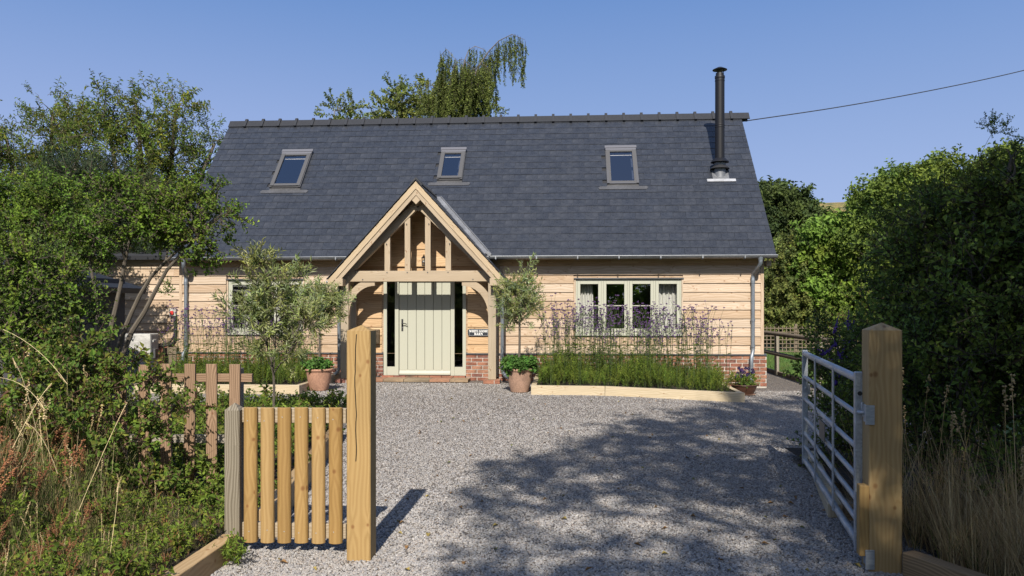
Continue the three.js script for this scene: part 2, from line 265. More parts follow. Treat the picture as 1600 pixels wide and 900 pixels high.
// split an ellipsoid into smaller leafy clumps spread through it, most of them near its surface
function clumps(R, e, k, size) {
  const out = [];
  for (let i = 0; i < k; i++) { const d = rdir(R, 0.15), r = 0.35 + 0.65 * Math.pow(R(), 0.6); out.push({ x: e[0] + d.x * e[3] * r, y: e[1] + d.y * e[4] * r, z: e[2] + d.z * e[5] * r, r: size * (0.6 + 0.7 * R()), s: e[8] ?? 1 }); }
  return out;
}
function leafList(R, cl, density, o = {}) {
  const list = [];
  for (const c of cl) {
    const n = Math.max(3, Math.round(density * c.r * c.r * (o.flat ?? 1))), tone = 0.75 + 0.5 * R(), warm = (R() - 0.5) * 0.25;
    for (let i = 0; i < n; i++) {
      const d = rdir(R), r = c.r * Math.pow(R(), 0.45), p = V(c.x + d.x * r, c.y + d.y * r * (o.squash ?? 0.75), c.z + d.z * r);
      if (o.minY !== undefined && p.y < o.minY) continue;
      if (o.keep && !o.keep(p)) continue;
      const ax = d.clone().multiplyScalar(o.out ?? 0.8).add(rdir(R).multiplyScalar(0.7)).add(V(0, o.up ?? 0.35, 0)).normalize(), t = tone * (0.82 + 0.36 * R());
      list.push({ p, d: ax, s: (0.7 + 0.6 * R()) * (c.s ?? 1), a: R() * 6.28, c: [t * (1 + warm), t, t * (1 - warm)] });
    }
  }
  return list;
}
function branchTo(R, from, to, sag = 0.1) { const a = V(...from), b = V(...to), L = a.distanceTo(b), m1 = a.clone().lerp(b, 0.35).add(V((R() - 0.5) * L * 0.2, L * sag, (R() - 0.5) * L * 0.2)), m2 = a.clone().lerp(b, 0.7).add(V((R() - 0.5) * L * 0.2, L * sag * 0.8, (R() - 0.5) * L * 0.2)); return [a, m1, m2, b]; }
// a tree: trunk with limbs to its clumps, and a crown of twigs
function tree(name, label, category, o) {
  const R = rng(o.seed), t = thing(name, label, category, o.base, o.group), parts = [];
  const cl = []; for (const e of o.crown) cl.push(...clumps(R, e, e[6], e[7]));
  const stems = o.stems ?? [[V(...o.base), V(o.base[0], o.base[1] + o.h * 0.5, o.base[2]), V(o.crown[0][0], o.crown[0][1], o.crown[0][2])]];
  const ends = [];
  for (const s of stems) { const c = new THREE.CatmullRomCurve3(s.map((p) => p.isVector3 ? p : V(...p))), sr = o.r * Math.min(1, (c.getLength() / 1.8) ** 3); parts.push(limb(s, sr, sr * 0.3, 10, 7)); for (let k = 3; k <= 10; k++) ends.push(c.getPointAt(k / 10)); }
  const limbs = o.limbs ?? 26;
  cl.slice().sort(() => R() - 0.5).slice(0, limbs).forEach((c) => {
    const target = V(c.x, c.y, c.z); let best = ends[0], bd = 1e9; for (const e of ends) { const d = e.distanceTo(target) + Math.max(0, e.y - target.y + 0.2) * 1.5; if (d < bd) { bd = d; best = e; } }
    parts.push(limb(branchTo(R, best.toArray(), target.toArray(), o.sag ?? 0.08), o.r * (o.limbR ?? 0.28), o.r * 0.05, 6, 5));
    for (let k = 0; k < 2; k++) { const d = rdir(R, 0.4); parts.push(limb(branchTo(R, target.toArray(), target.clone().addScaledVector(d, c.r).toArray(), 0.05), o.r * 0.07, o.r * 0.025, 4, 4)); }
  });
  part(t, 'trunk', merge(parts), o.bark ?? M.bark);
  scatter(t, 'crown', o.sprigs, leafList(R, cl, o.density, o));
  return t;
}
const G = {      // leaf greens, linear
  haw: [[0.125, 0.205, 0.018], [0.17, 0.255, 0.025], [0.09, 0.155, 0.015]], ash: [[0.12, 0.18, 0.022], [0.155, 0.215, 0.028], [0.085, 0.135, 0.018], [0.20, 0.215, 0.03]],
  birch: [[0.175, 0.215, 0.05], [0.23, 0.26, 0.07], [0.13, 0.17, 0.038]], oak: [[0.065, 0.10, 0.024], [0.09, 0.13, 0.03], [0.05, 0.08, 0.02]], bright: [[0.17, 0.255, 0.032], [0.21, 0.305, 0.04], [0.13, 0.205, 0.028]],
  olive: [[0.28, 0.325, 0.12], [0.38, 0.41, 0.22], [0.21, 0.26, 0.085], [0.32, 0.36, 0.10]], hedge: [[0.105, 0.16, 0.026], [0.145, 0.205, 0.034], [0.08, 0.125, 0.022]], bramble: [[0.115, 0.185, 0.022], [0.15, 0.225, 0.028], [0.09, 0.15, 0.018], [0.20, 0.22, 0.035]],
  herb: [[0.135, 0.20, 0.022], [0.18, 0.245, 0.032], [0.10, 0.16, 0.018]], yellow: [[0.30, 0.28, 0.05]], pine: [[0.05, 0.075, 0.032], [0.07, 0.095, 0.04]],
};
const TW = [0.12, 0.09, 0.06];
const SP = {
  haw: [1, 2, 3].map((s) => sprig(s + 10, { n: 24, L: 0.19, ll: 0.038, lw: 0.028, cols: G.haw, twig: TW, branches: 4, spread: 0.8 })),
  hawBig: [1, 2, 3].map((s) => sprig(s + 15, { n: 34, L: 0.34, ll: 0.055, lw: 0.04, cols: G.haw, twig: TW, branches: 4, spread: 0.8 })),
  ash: [1, 2, 3].map((s) => sprig(s + 20, { n: 44, L: 0.60, ll: 0.11, lw: 0.036, cols: G.ash, twig: TW, twigR: 0.006, branches: 4, spread: 0.9, lift: 0.4, hang: 0.25 })),
  birch: [1, 2, 3].map((s) => sprig(s + 30, { n: 34, L: 0.7, ll: 0.10, lw: 0.07, cols: G.birch, twig: TW, twigR: 0.004, branches: 2, spread: 0.3, lift: 0.5 })),
  oak: [1, 2, 3].map((s) => sprig(s + 40, { n: 34, L: 0.55, ll: 0.15, lw: 0.10, cols: G.oak, branches: 5, spread: 1 })),
  bright: [1, 2, 3].map((s) => sprig(s + 50, { n: 30, L: 0.5, ll: 0.16, lw: 0.12, cols: G.bright, twig: TW, branches: 4, spread: 1, lift: 0.3 })),
  round: [1, 2, 3].map((s) => sprig(s + 55, { n: 34, L: 0.6, ll: 0.13, lw: 0.08, cols: [[0.125, 0.185, 0.028], [0.16, 0.225, 0.035], [0.09, 0.14, 0.022]], branches: 5, spread: 1 })),
  olive: [1, 2, 3].map((s) => sprig(s + 60, { n: 28, L: 0.24, ll: 0.072, lw: 0.016, cols: G.olive, twig: [0.16, 0.14, 0.10], twigR: 0.002, branches: 3, spread: 0.5, lift: 1.1, fold: 0.1 })),
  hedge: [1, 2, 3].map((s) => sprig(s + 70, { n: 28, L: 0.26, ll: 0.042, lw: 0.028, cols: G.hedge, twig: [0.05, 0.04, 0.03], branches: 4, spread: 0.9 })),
  bramble: [1, 2, 3].map((s) => sprig(s + 80, { n: 16, L: 0.17, ll: 0.042, lw: 0.028, cols: G.bramble, twig: [0.12, 0.06, 0.04], branches: 2, spread: 0.6 })),
  herb: [1, 2, 3].map((s) => sprig(s + 90, { n: 24, L: 0.14, ll: 0.034, lw: 0.014, cols: G.herb, branches: 3, spread: 0.7 })),
  geranium: [1, 2].map((s) => sprig(s + 95, { n: 16, L: 0.10, ll: 0.055, lw: 0.055, cols: [[0.07, 0.16, 0.025], [0.10, 0.21, 0.035]], branches: 4, spread: 1.2, lift: 0.2 })),
  feather: [1, 2, 3].map((s) => sprig(s + 120, { n: 34, L: 0.26, ll: 0.042, lw: 0.009, cols: G.herb, twig: [0.10, 0.15, 0.03], twigR: 0.002, branches: 3, spread: 0.25, lift: 0.9, fold: 0.1 })),
  pine: [1, 2].map((s) => sprig(s + 97, { n: 44, L: 0.5, ll: 0.12, lw: 0.018, cols: G.pine, twig: TW, branches: 3, spread: 0.7, lift: 0.8 })),
};
// ------------------------------------------------------------------ the setting
const Z = -15.47, EAVE_Y = 2.57, EAVE_Z = Z + 0.33, PITCH = 48.3 * Math.PI / 180, SP_ = Math.sin(PITCH), CP = Math.cos(PITCH), RIDGE_Z = -18.14, RIDGE_Y = EAVE_Y + (EAVE_Z - RIDGE_Z) * Math.tan(PITCH);
const gy = (x, z) => 0.11 * sstep(3.4, 0.2, x) * sstep(-10.5, -13.4, z);      // the gravel rises a little towards the porch
function sheet(x0, x1, z0, z1, nx, nz, fy, scale) {
  const p = [], uv = [], ix = [];
  for (let j = 0; j <= nz; j++) for (let i = 0; i <= nx; i++) { const x = lerp(x0, x1, i / nx), z = lerp(z0, z1, j / nz); p.push(x, fy(x, z), z); uv.push(x / scale, -z / scale); }
  for (let j = 0; j < nz; j++) for (let i = 0; i < nx; i++) { const a = j * (nx + 1) + i, b = a + 1, c = a + nx + 1, d = c + 1; ix.push(a, b, c, b, d, c); }
  const g = new THREE.BufferGeometry(); g.setAttribute('position', new THREE.Float32BufferAttribute(p, 3)); g.setAttribute('uv', new THREE.Float32BufferAttribute(uv, 2)); g.setIndex(ix);
  g.computeVertexNormals(); if (g.attributes.normal.getY(0) < 0) { ix.reverse(); g.setIndex(ix); g.computeVertexNormals(); } return g;
}
top('ground', sheet(-600, 600, -900, 300, 60, 75, (x, z) => -0.06 - 0.002 * Math.max(0, -z - 25) + 0, 1.7), M.grass, 'rough grass ground around the drive and out to the hill', 'ground', null, 'structure');
top('gravel_drive', sheet(-13, 4.88, -21, 6, 90, 130, (x, z) => gy(x, z), 1.15), M.gravel, 'pale grey gravel drive between the gateposts and the barn', 'drive', null, 'structure');
top('lawn', sheet(4.95, 16, -32, -9.5, 30, 50, (x, z) => 0.02 + 0.05 * Math.sin(x * 0.7) * Math.sin(z * 0.5) - 0.02 * sstep(-14, -24, z), 1.3), M.grass, 'green lawn beyond the post and rail fence', 'lawn', null, 'structure');
{
  const hx = 62, hz = -185, f = (x, z) => -0.5 + 25.5 * Math.exp(-Math.pow((x - hx) / 120, 2) - Math.pow((z - hz) / 70, 2));
  top('hill', sheet(-240, 360, -340, -70, 60, 40, f, 9), M.field, 'straw coloured hill field seen between the trees on the right', 'hill', null, 'structure');
}
{ // planting ground: left verge and bed, right verge
  const n = fbm(620, 5, 3), f = (h) => (x, z) => h * (0.75 + 0.5 * n(x * 0.11, z * 0.11));
  top('verge', sheet(-8, -2.16, -6.4, 1.2, 30, 40, f(0.09), 1.1), M.soil, 'rough earth of the left verge under the weeds', 'verge', null, 'structure');
  top('verge', sheet(2.3, 8, -8.4, 1.2, 30, 40, f(0.08), 1.1), M.soil, 'rough earth under the dark hedge on the right', 'verge', null, 'structure');
  const bed = [[-2.14, -5.25], [-2.78, -9.2], [-3.3, -11.7], [-8.5, -11.9], [-8.5, -5.9], [-2.14, -5.25]], s = new THREE.Shape(bed.map(([x, z]) => new THREE.Vector2(x, -z))), g = new THREE.ExtrudeGeometry(s, { depth: 0.1, bevelEnabled: false }).rotateX(-Math.PI / 2);
  top('planting_bed', uvm(g, 'x', 1.1, 1.1, false), M.soil, 'earth bed behind the picket fence where the young olive stands', 'planting bed', null, 'structure');
}
// loose stones on the drive, denser and larger towards the gate
{
  const geos = [1, 2, 3].map((s) => { const R = rng(900 + s), g = new THREE.IcosahedronGeometry(1, 0), P = g.attributes.position, mv = new Map(); for (let i = 0; i < P.count; i++) { const k = [P.getX(i), P.getY(i), P.getZ(i)].map((v) => v.toFixed(3)).join(); if (!mv.has(k)) mv.set(k, 0.72 + 0.5 * R()); const q = mv.get(k); P.setXYZ(i, P.getX(i) * q * 1.15, P.getY(i) * q * 0.62, P.getZ(i) * q); } g.computeVertexNormals(); g.setAttribute('color', new THREE.BufferAttribute(new Float32Array(P.count * 3).fill(1), 3)); return g; });
  const R = rng(4242), list = [], gn = fbm(4300, 5, 4), N = 330000;
  for (let i = 0; i < N; i++) {
    const t = Math.pow(R(), 1.35), d = lerp(3.9, 14.9, t), w = R(), u = (w * 1.16 - 0.6) ;
    const x = u * d * 0.95 - d * 0.068, z = -d; if (x > (d < 8.2 ? 2.3 : 4.8) || x < -9) continue;
    if (z > -12 && z < -5.2 && x < lerp(-2.1, -3.3, (-5.2 - z) / 6.6)) continue;
    if (z > -6.4 && x < -2.1) continue;
    const s = 0.70 * (0.006 + 0.0065 * R() * R() + 0.0035 * R()) * (R() < 0.03 ? 1.5 : 1), a = R(), b = R(), c = stoneTone(a, b).map((v, k) => v * 0.305 * (0.84 + 0.34 * gn(x * 0.07, z * 0.07)) * [1.02, 0.99, 0.95][k]);
    list.push({ p: V(x, gy(x, z) + s * 0.25, z), d: rdir(R, 1.6), s, a: R() * 6.28, c });
  }
  const root = new THREE.Group(); root.name = 'gravel_stones'; scene.add(root); tag(root, 'loose grey and white gravel stones lying on the drive', 'gravel', null, 'stuff'); at.set(root, [0, 0, 0]);
  scatter(root, 'gravel', geos, list, M.stone);
}
// ------------------------------------------------------------------ the barn
const BX0 = -7.85, BX1 = 3.84, PX = -2.81, PORCH_RY = 3.97, PT = Math.tan(47.8 * Math.PI / 180), TR = Z + 0.62, BG = Z + 0.90;
const barn = thing('barn', 'timber clad barn house with dark slate roof, oak porch and sage door', 'barn', [-2, 0, -18]);
const porchTopY = (x) => PORCH_RY - Math.abs(x - PX) * PT;                    // the porch roof's upper surface
const BR = rng(2024);
const roofP = (x, s) => [x, EAVE_Y + s * SP_, EAVE_Z - s * CP];              // s metres up the slope
const SLOPE = (RIDGE_Y - EAVE_Y) / SP_;
const sOf = (y) => (y - EAVE_Y) / SP_;
const SKY = [[-6.375, -5.69, 4.115, 5.055], [-2.75, -2.20, 4.263, 5.05], [0.88, 1.545, 4.122, 5.04]];   // skylights: x0, x1, y0, y1
const VX0 = -7.96, VX1 = 4.0;
{ // walls: a hollow shell with openings
  const openings = [[-6.84, -5.28, 1.0, 2.13], [-3.63, -1.97, 0.19, 2.14], [0.20, 2.262, 1.0, 2.13]];
  const s = new THREE.Shape([[BX0, 0.64], [BX1, 0.64], [BX1, 2.62], [BX0, 2.62]].map((p) => new THREE.Vector2(...p)));
  for (const [a, b, c, d] of openings) { const c0 = Math.max(c, 0.6401 + 0.002); s.holes.push(new THREE.Path([[a, c0], [b, c0], [b, d], [a, d]].map((p) => new THREE.Vector2(...p)))); }
  const sheath = uvm(new THREE.ExtrudeGeometry(s, { depth: 0.16, bevelEnabled: false }).translate(0, 0, Z - 0.16), 'x');
  const gable = new THREE.Shape([[PX - 1.0, 2.62], [PX + 1.0, 2.62], [PX, PORCH_RY - 0.22]].map((p) => new THREE.Vector2(...p))), gb = uvm(new THREE.ExtrudeGeometry(gable, { depth: 0.05, bevelEnabled: false }).translate(0, 0, Z - 0.06), 'x');
  const front = part(barn, 'front_wall', merge([sheath, gb]), M.larch[4]);
  // weatherboards
  const boardGeo = (x0, x1, y0, h, cutTop) => {                               // a feather-edged board, thick at its lower edge
    const g = extX([[0, 0], [0.034, 0], [0.034, 0.005], [0.012, h], [0, h]], x1 - x0).translate(x0, y0, 0), P = g.attributes.position;
    if (cutTop) for (let i = 0; i < P.count; i++) { const top_ = P.getY(i) > y0 + h * 0.5, lim = cutTop(P.getY(i)); P.setX(i, clamp(P.getX(i), PX - lim, PX + lim)); }
    g.computeVertexNormals(); return uvm(g, 'x', 2, 0.5);
  };
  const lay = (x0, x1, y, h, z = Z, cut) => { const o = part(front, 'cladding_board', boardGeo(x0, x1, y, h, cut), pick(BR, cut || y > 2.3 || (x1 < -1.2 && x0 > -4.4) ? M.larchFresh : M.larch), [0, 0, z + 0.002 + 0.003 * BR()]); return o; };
  const pitch = 0.1725, y0 = 0.655;
  for (let r = 0; r < 11; r++) {
    const y = y0 + r * pitch, h = r === 10 ? 0.10 : pitch + 0.022;
    let spans = [[BX0 + 0.05, BX1 - 0.05]];
    for (const [a, b, c, d] of openings) if (y + pitch * 0.75 > c && y < d - 0.02) spans = spans.flatMap(([p, q]) => b + 0.035 < p || a - 0.035 > q ? [[p, q]] : [[p, a - 0.035], [b + 0.035, q]]);
    for (const [p, q] of spans) {
      if (q - p < 0.05) continue;
      const cuts = [p]; if (p < -4.6 && q > -4.1) cuts.push(-4.3); if (p < -1.6 && q > -0.9) cuts.push(-1.3); if (cuts.length === 1 && q - p > 5) cuts.push(p + (q - p) * (0.3 + 0.4 * BR())); cuts.push(q);
      for (let i = 0; i + 1 < cuts.length; i++) lay(cuts[i] + (i ? 0.0015 : 0), cuts[i + 1] - 0.0015, y, h);
    }
  }
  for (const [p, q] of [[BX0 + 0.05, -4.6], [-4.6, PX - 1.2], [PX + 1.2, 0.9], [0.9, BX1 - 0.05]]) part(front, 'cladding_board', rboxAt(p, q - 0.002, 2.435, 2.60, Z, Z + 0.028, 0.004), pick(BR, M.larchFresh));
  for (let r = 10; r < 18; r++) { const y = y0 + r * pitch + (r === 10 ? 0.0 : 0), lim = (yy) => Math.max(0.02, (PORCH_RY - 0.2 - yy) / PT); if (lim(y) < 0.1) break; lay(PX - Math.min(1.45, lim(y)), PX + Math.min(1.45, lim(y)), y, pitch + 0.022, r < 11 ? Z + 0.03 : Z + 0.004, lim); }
  for (const x of [BX0 - 0.005, BX1 - 0.055]) part(barn, 'corner_board', rboxAt(x, x + 0.06, 0.62, 2.58, Z - 0.02, Z + 0.042, 0.004, 'y'), M.larch[0]);
  // plinth with its bricks
  const pl = [[BX0 - 0.05, -3.64], [-1.965, BX1 + 0.055]];
  const plinth = part(barn, 'plinth', merge(pl.map(([a, b]) => boxAt(a, b, -0.15, 0.632, Z - 0.15, Z + 0.042)).concat([boxAt(BX1 - 0.06, BX1 + 0.052, -0.15, 0.632, -20.8, Z - 0.151)])), M.mortar);
  const all = [], brickGeos = [0, 1, 2].map((k) => uvm(new RoundedBoxGeometry(0.211, 0.0615, 0.06, 1, 0.004), 'x', 0.5, 0.5)), rest = [];
  const halfG = uvm(new RoundedBoxGeometry(0.099, 0.0615, 0.06, 1, 0.004), 'x', 0.5, 0.5);
  for (let r = 0; r < 8; r++) for (const [a, b] of pl) {
    const y = 0.595 - r * 0.0755, off = r % 2 ? 0.1125 : 0;
    for (let x = a - off; x < b - 0.01; x += 0.225) {
      const p = Math.max(x, a), q = Math.min(x + 0.215, b); if (q - p < 0.04) continue;
      const cx = (p + q) / 2, hidden = (cx > -0.55 && cx < 2.7 && r > 3) || (cx > -7.2 && cx < -4.5 && r > 3) || (cx < -0.45 && cx > -1.25 && r > 1) || y < gy(cx, Z) - 0.03;
      all.push({ cx, y, w: q - p, hidden });
    }
  }
  all.sort((p, q) => p.hidden - q.hidden);
  all.forEach((b, i) => {
    const full = b.w > 0.2, g = full ? brickGeos[i % 3] : b.w > 0.09 && b.w < 0.115 ? halfG : uvm(new RoundedBoxGeometry(b.w, 0.0645, 0.06, 1, 0.004), 'x', 0.5, 0.5);
    const z = Z + 0.0185 + 0.002 * BR();
    if (i < 298) part(plinth, 'brick', g, pick(BR, M.brick), [b.cx, b.y, z]); else rest.push(g.clone().translate(b.cx, b.y, z));
  });
  for (let r = 0; r < 8; r++) for (let k = 0; k < 22; k++) rest.push(new THREE.BoxGeometry(0.02, 0.0645, 0.2145).translate(BX1 + 0.0485, 0.595 - r * 0.0755, Z - 0.12 - (r % 2) * 0.112 - k * 0.225));
  tag(part(plinth, 'brick', merge(rest), M.brick[0]), null, null, null, 'stuff');
  for (const [a, b] of pl) part(barn, 'plinth_sill', extX([[0, 0], [0.075, 0], [0.075, 0.012], [0, 0.035]], b - a).translate(a, 0.632, Z), M.leadDark);
  // side and back walls, floor, loft: the shell is closed
  const zb = 2 * RIDGE_Z - Z, gs = new THREE.Shape([[-Z - 0.1, -0.1], [-zb, -0.1], [-zb, 2.6], [-RIDGE_Z, RIDGE_Y - 0.2], [-Z - 0.1, 2.74]].map(([a, b]) => new THREE.Vector2(a, b)));
  for (const x of [BX0 + 0.02, BX1 - 0.16]) part(barn, 'gable_wall', uvm(new THREE.ExtrudeGeometry(new THREE.Shape([[-Z + 0.17, -0.1], [-zb, -0.1], [-zb, 2.4], [-RIDGE_Z, RIDGE_Y - 0.22], [-Z + 0.17, 2.58]].map(([a, b]) => new THREE.Vector2(a, b))), { depth: 0.14, bevelEnabled: false }).rotateY(Math.PI / 2).translate(x, 0, 0), 'z'), M.larch[2]);
  for (let r = 0; r < 11; r++) part(barn, 'side_board', uvm(new THREE.BoxGeometry(0.024, pitch - 0.004, 5.1), 'z').translate(BX1 - 0.006, y0 + (r + 0.5) * pitch, -18.1), pick(BR, M.larch));
  part(barn, 'back_wall', boxAt(BX0 + 0.17, BX1 - 0.17, -0.1, 2.5, zb, zb + 0.15), M.inner);
  part(barn, 'interior_floor', boxAt(BX0 + 0.17, BX1 - 0.17, 0.0, 0.16, zb + 0.16, Z - 0.17), M.innerFloor);
  part(barn, 'loft_floor', boxAt(BX0 + 0.17, BX1 - 0.17, 2.46, 2.6, zb + 0.16, Z - 0.17), M.inner);
  part(barn, 'partition', merge([boxAt(-4.2, -4.1, 0.17, 2.45, zb + 0.16, Z - 0.17, 'z'), boxAt(-0.9, -0.8, 0.17, 2.45, zb + 0.16, Z - 0.17, 'z')]), M.inner);
}
// a profile of [depth towards the front, height] drawn out along x
function extX(pts, len) { const g = new THREE.ExtrudeGeometry(new THREE.Shape(pts.map((p) => new THREE.Vector2(...p))), { depth: len, bevelEnabled: false }).rotateY(Math.PI / 2), P = g.attributes.position; for (let i = 0; i < P.count; i++) P.setZ(i, -P.getZ(i)); flip(g); g.computeVertexNormals(); return uvm(g, 'x'); }
function flip(g) { for (const k of Object.keys(g.attributes)) { const a = g.attributes[k]; for (let i = 0; i < a.count; i += 3) for (let c = 0; c < a.itemSize; c++) { const t = a.array[(i + 1) * a.itemSize + c]; a.array[(i + 1) * a.itemSize + c] = a.array[(i + 2) * a.itemSize + c]; a.array[(i + 2) * a.itemSize + c] = t; } } }
{ // main roof: deck, slates, ridge
  const v2 = (x, s) => new THREE.Vector2(x, s), sTop = sOf(PORCH_RY), cut = (s) => (PORCH_RY - 0.08 - (EAVE_Y + s * SP_)) / PT;
  const sh = new THREE.Shape([v2(VX0, 0), v2(PX - cut(0), 0), v2(PX, sTop - 0.1), v2(PX + cut(0), 0), v2(VX1, 0), v2(VX1, SLOPE), v2(VX0, SLOPE)]);
  for (const [a, b, c, d] of SKY) sh.holes.push(new THREE.Path([v2(a + 0.05, sOf(c) + 0.06), v2(b - 0.05, sOf(c) + 0.06), v2(b - 0.05, sOf(d) - 0.06), v2(a + 0.05, sOf(d) - 0.06)]));
  const toRoof = (g) => g.rotateX(PITCH - Math.PI / 2).translate(0, EAVE_Y, EAVE_Z);       // x along the eaves, y up the slope, z out of the roof
  const deckF = toRoof(new THREE.ExtrudeGeometry(sh, { depth: 0.10, bevelEnabled: false }).translate(0, 0, -0.105));
  const zb = 2 * RIDGE_Z - EAVE_Z, deckB = new THREE.BoxGeometry(VX1 - VX0, SLOPE, 0.11).translate((VX0 + VX1) / 2, SLOPE / 2, -0.055).rotateX(PITCH - Math.PI / 2).rotateY(Math.PI).translate(VX0 + VX1, EAVE_Y, zb);
  const roof = part(barn, 'roof', merge([uvm(deckF), uvm(deckB)]), M.deck);
  const GAUGE = 0.2075, W = 0.25, rows = Math.ceil(SLOPE / GAUGE), list = [];
  for (let r = 0; r < rows; r++) {
    const s0 = r * GAUGE - 0.03, off = (r % 2) * W / 2;
    for (let x = VX0 - off; x < VX1 - 0.01; x += W) {
      let a = Math.max(x, VX0), b = Math.min(x + W, VX1); if (b - a < 0.06) continue;
      const cx = (a + b) / 2, len = Math.min(0.31, SLOPE - s0), sm = s0 + 0.1, lim = cut(sm) + 0.01, y = EAVE_Y + sm * SP_;
      if (SKY.some(([p, q, c, d]) => b > p - 0.02 && a < q + 0.02 && sm > sOf(c) - 0.02 && sm < sOf(d) + 0.05 && (a = a < p - 0.02 && cx < p ? a : a, (Math.min(b, q) - Math.max(a, p)) > 0.6 * (b - a)))) continue;
      if (lim > 0) { if (a > PX - lim && b < PX + lim) continue; if (cx < PX && b > PX - lim) b = PX - lim; if (cx >= PX && a < PX + lim) a = PX + lim; if (b - a < 0.04) continue; }
      list.push({ a: a + 0.002, b: b - 0.002, s0, len, r });
    }
  }
  const geoC = new Map(), slate = (w, l) => { const k = w.toFixed(2) + l.toFixed(2) + Math.floor(BR() * 3); if (!geoC.has(k)) geoC.set(k, uvm(new THREE.BoxGeometry(w, 0.0085, l), 'x', 0.9, 0.9)); return geoC.get(k); };
  let n = 0; const rest = [[], [], [], [], []];
  const place = (q) => { const sc = q.s0 + q.len / 2, [x, y, z] = roofP((q.a + q.b) / 2, sc), lift = 0.011 + 0.004 * BR(); return [[x, y + CP * lift, z + SP_ * lift], [PITCH - 0.030 - 0.006 * BR(), (BR() - 0.5) * 0.006, (BR() - 0.5) * 0.008]]; };
  for (const q of list) {
    const g = slate(q.b - q.a, q.len), [p, rot] = place(q);
    if (n < 299) { part(roof, 'slate', g, pick(BR, M.slate), p, rot); n++; }
    else rest[Math.floor(BR() * 5)].push(g.clone().applyMatrix4(new THREE.Matrix4().compose(V(...p), new THREE.Quaternion().setFromEuler(new THREE.Euler(...rot)), V(1, 1, 1))));
  }
  rest.forEach((L, k) => tag(part(roof, 'slate', merge(L), M.slate[k]), null, null, null, 'stuff'));
  // ridge tiles with raised joints
  const rs = new THREE.Shape(); const rw = 0.125, rh = rw * Math.tan(PITCH); rs.moveTo(-rw, -rh); rs.lineTo(0, 0.004); rs.lineTo(rw, -rh); rs.lineTo(rw + 0.014, -rh + 0.012); rs.lineTo(0.012, 0.034); rs.lineTo(-0.012, 0.034); rs.lineTo(-rw - 0.014, -rh + 0.012); rs.closePath();
  const tileL = 0.405, tg = uvm(new THREE.ExtrudeGeometry(rs, { depth: tileL - 0.004, bevelEnabled: false }).rotateY(Math.PI / 2), 'x', 0.8, 0.8), js = 1.28, jg = uvm(new THREE.ExtrudeGeometry(rs, { depth: 0.06, bevelEnabled: false }).scale(js, js, 1).rotateY(Math.PI / 2), 'x', 0.8, 0.8);
  for (let x = VX0 - 0.01, k = 0; x < VX1 - 0.2; x += tileL, k++) { const t = part(roof, 'ridge_tile', tg, M.ridge, [x, RIDGE_Y + 0.035, RIDGE_Z]); if (k) part(roof, 'ridge_joint', jg, M.ridge, [x - 0.03, RIDGE_Y + 0.068, RIDGE_Z]); }
  // verge undercloak, soffit boards and rafter feet
  for (const x of [VX0 + 0.01, VX1 - 0.03]) part(barn, 'verge_board', bar([x + 0.01, EAVE_Y - 0.10, EAVE_Z - 0.02], [x + 0.01, RIDGE_Y - 0.12, RIDGE_Z + 0.02], 0.14, 0.022, 0.003, V(1, 0, 0)), M.larch[3]);
  part(barn, 'soffit', merge([boxAt(VX0 + 0.03, PX - 1.5, 2.545, 2.56, Z + 0.03, EAVE_Z - 0.03), boxAt(PX + 1.5, VX1 - 0.03, 2.545, 2.56, Z + 0.03, EAVE_Z - 0.03)]), M.larch[2]);
  part(barn, 'rafter_foot', rboxAt(VX1 - 0.12, VX1 - 0.03, 2.36, 2.47, Z - 0.1, Z + 0.10, 0.005, 'z'), M.oak);
}
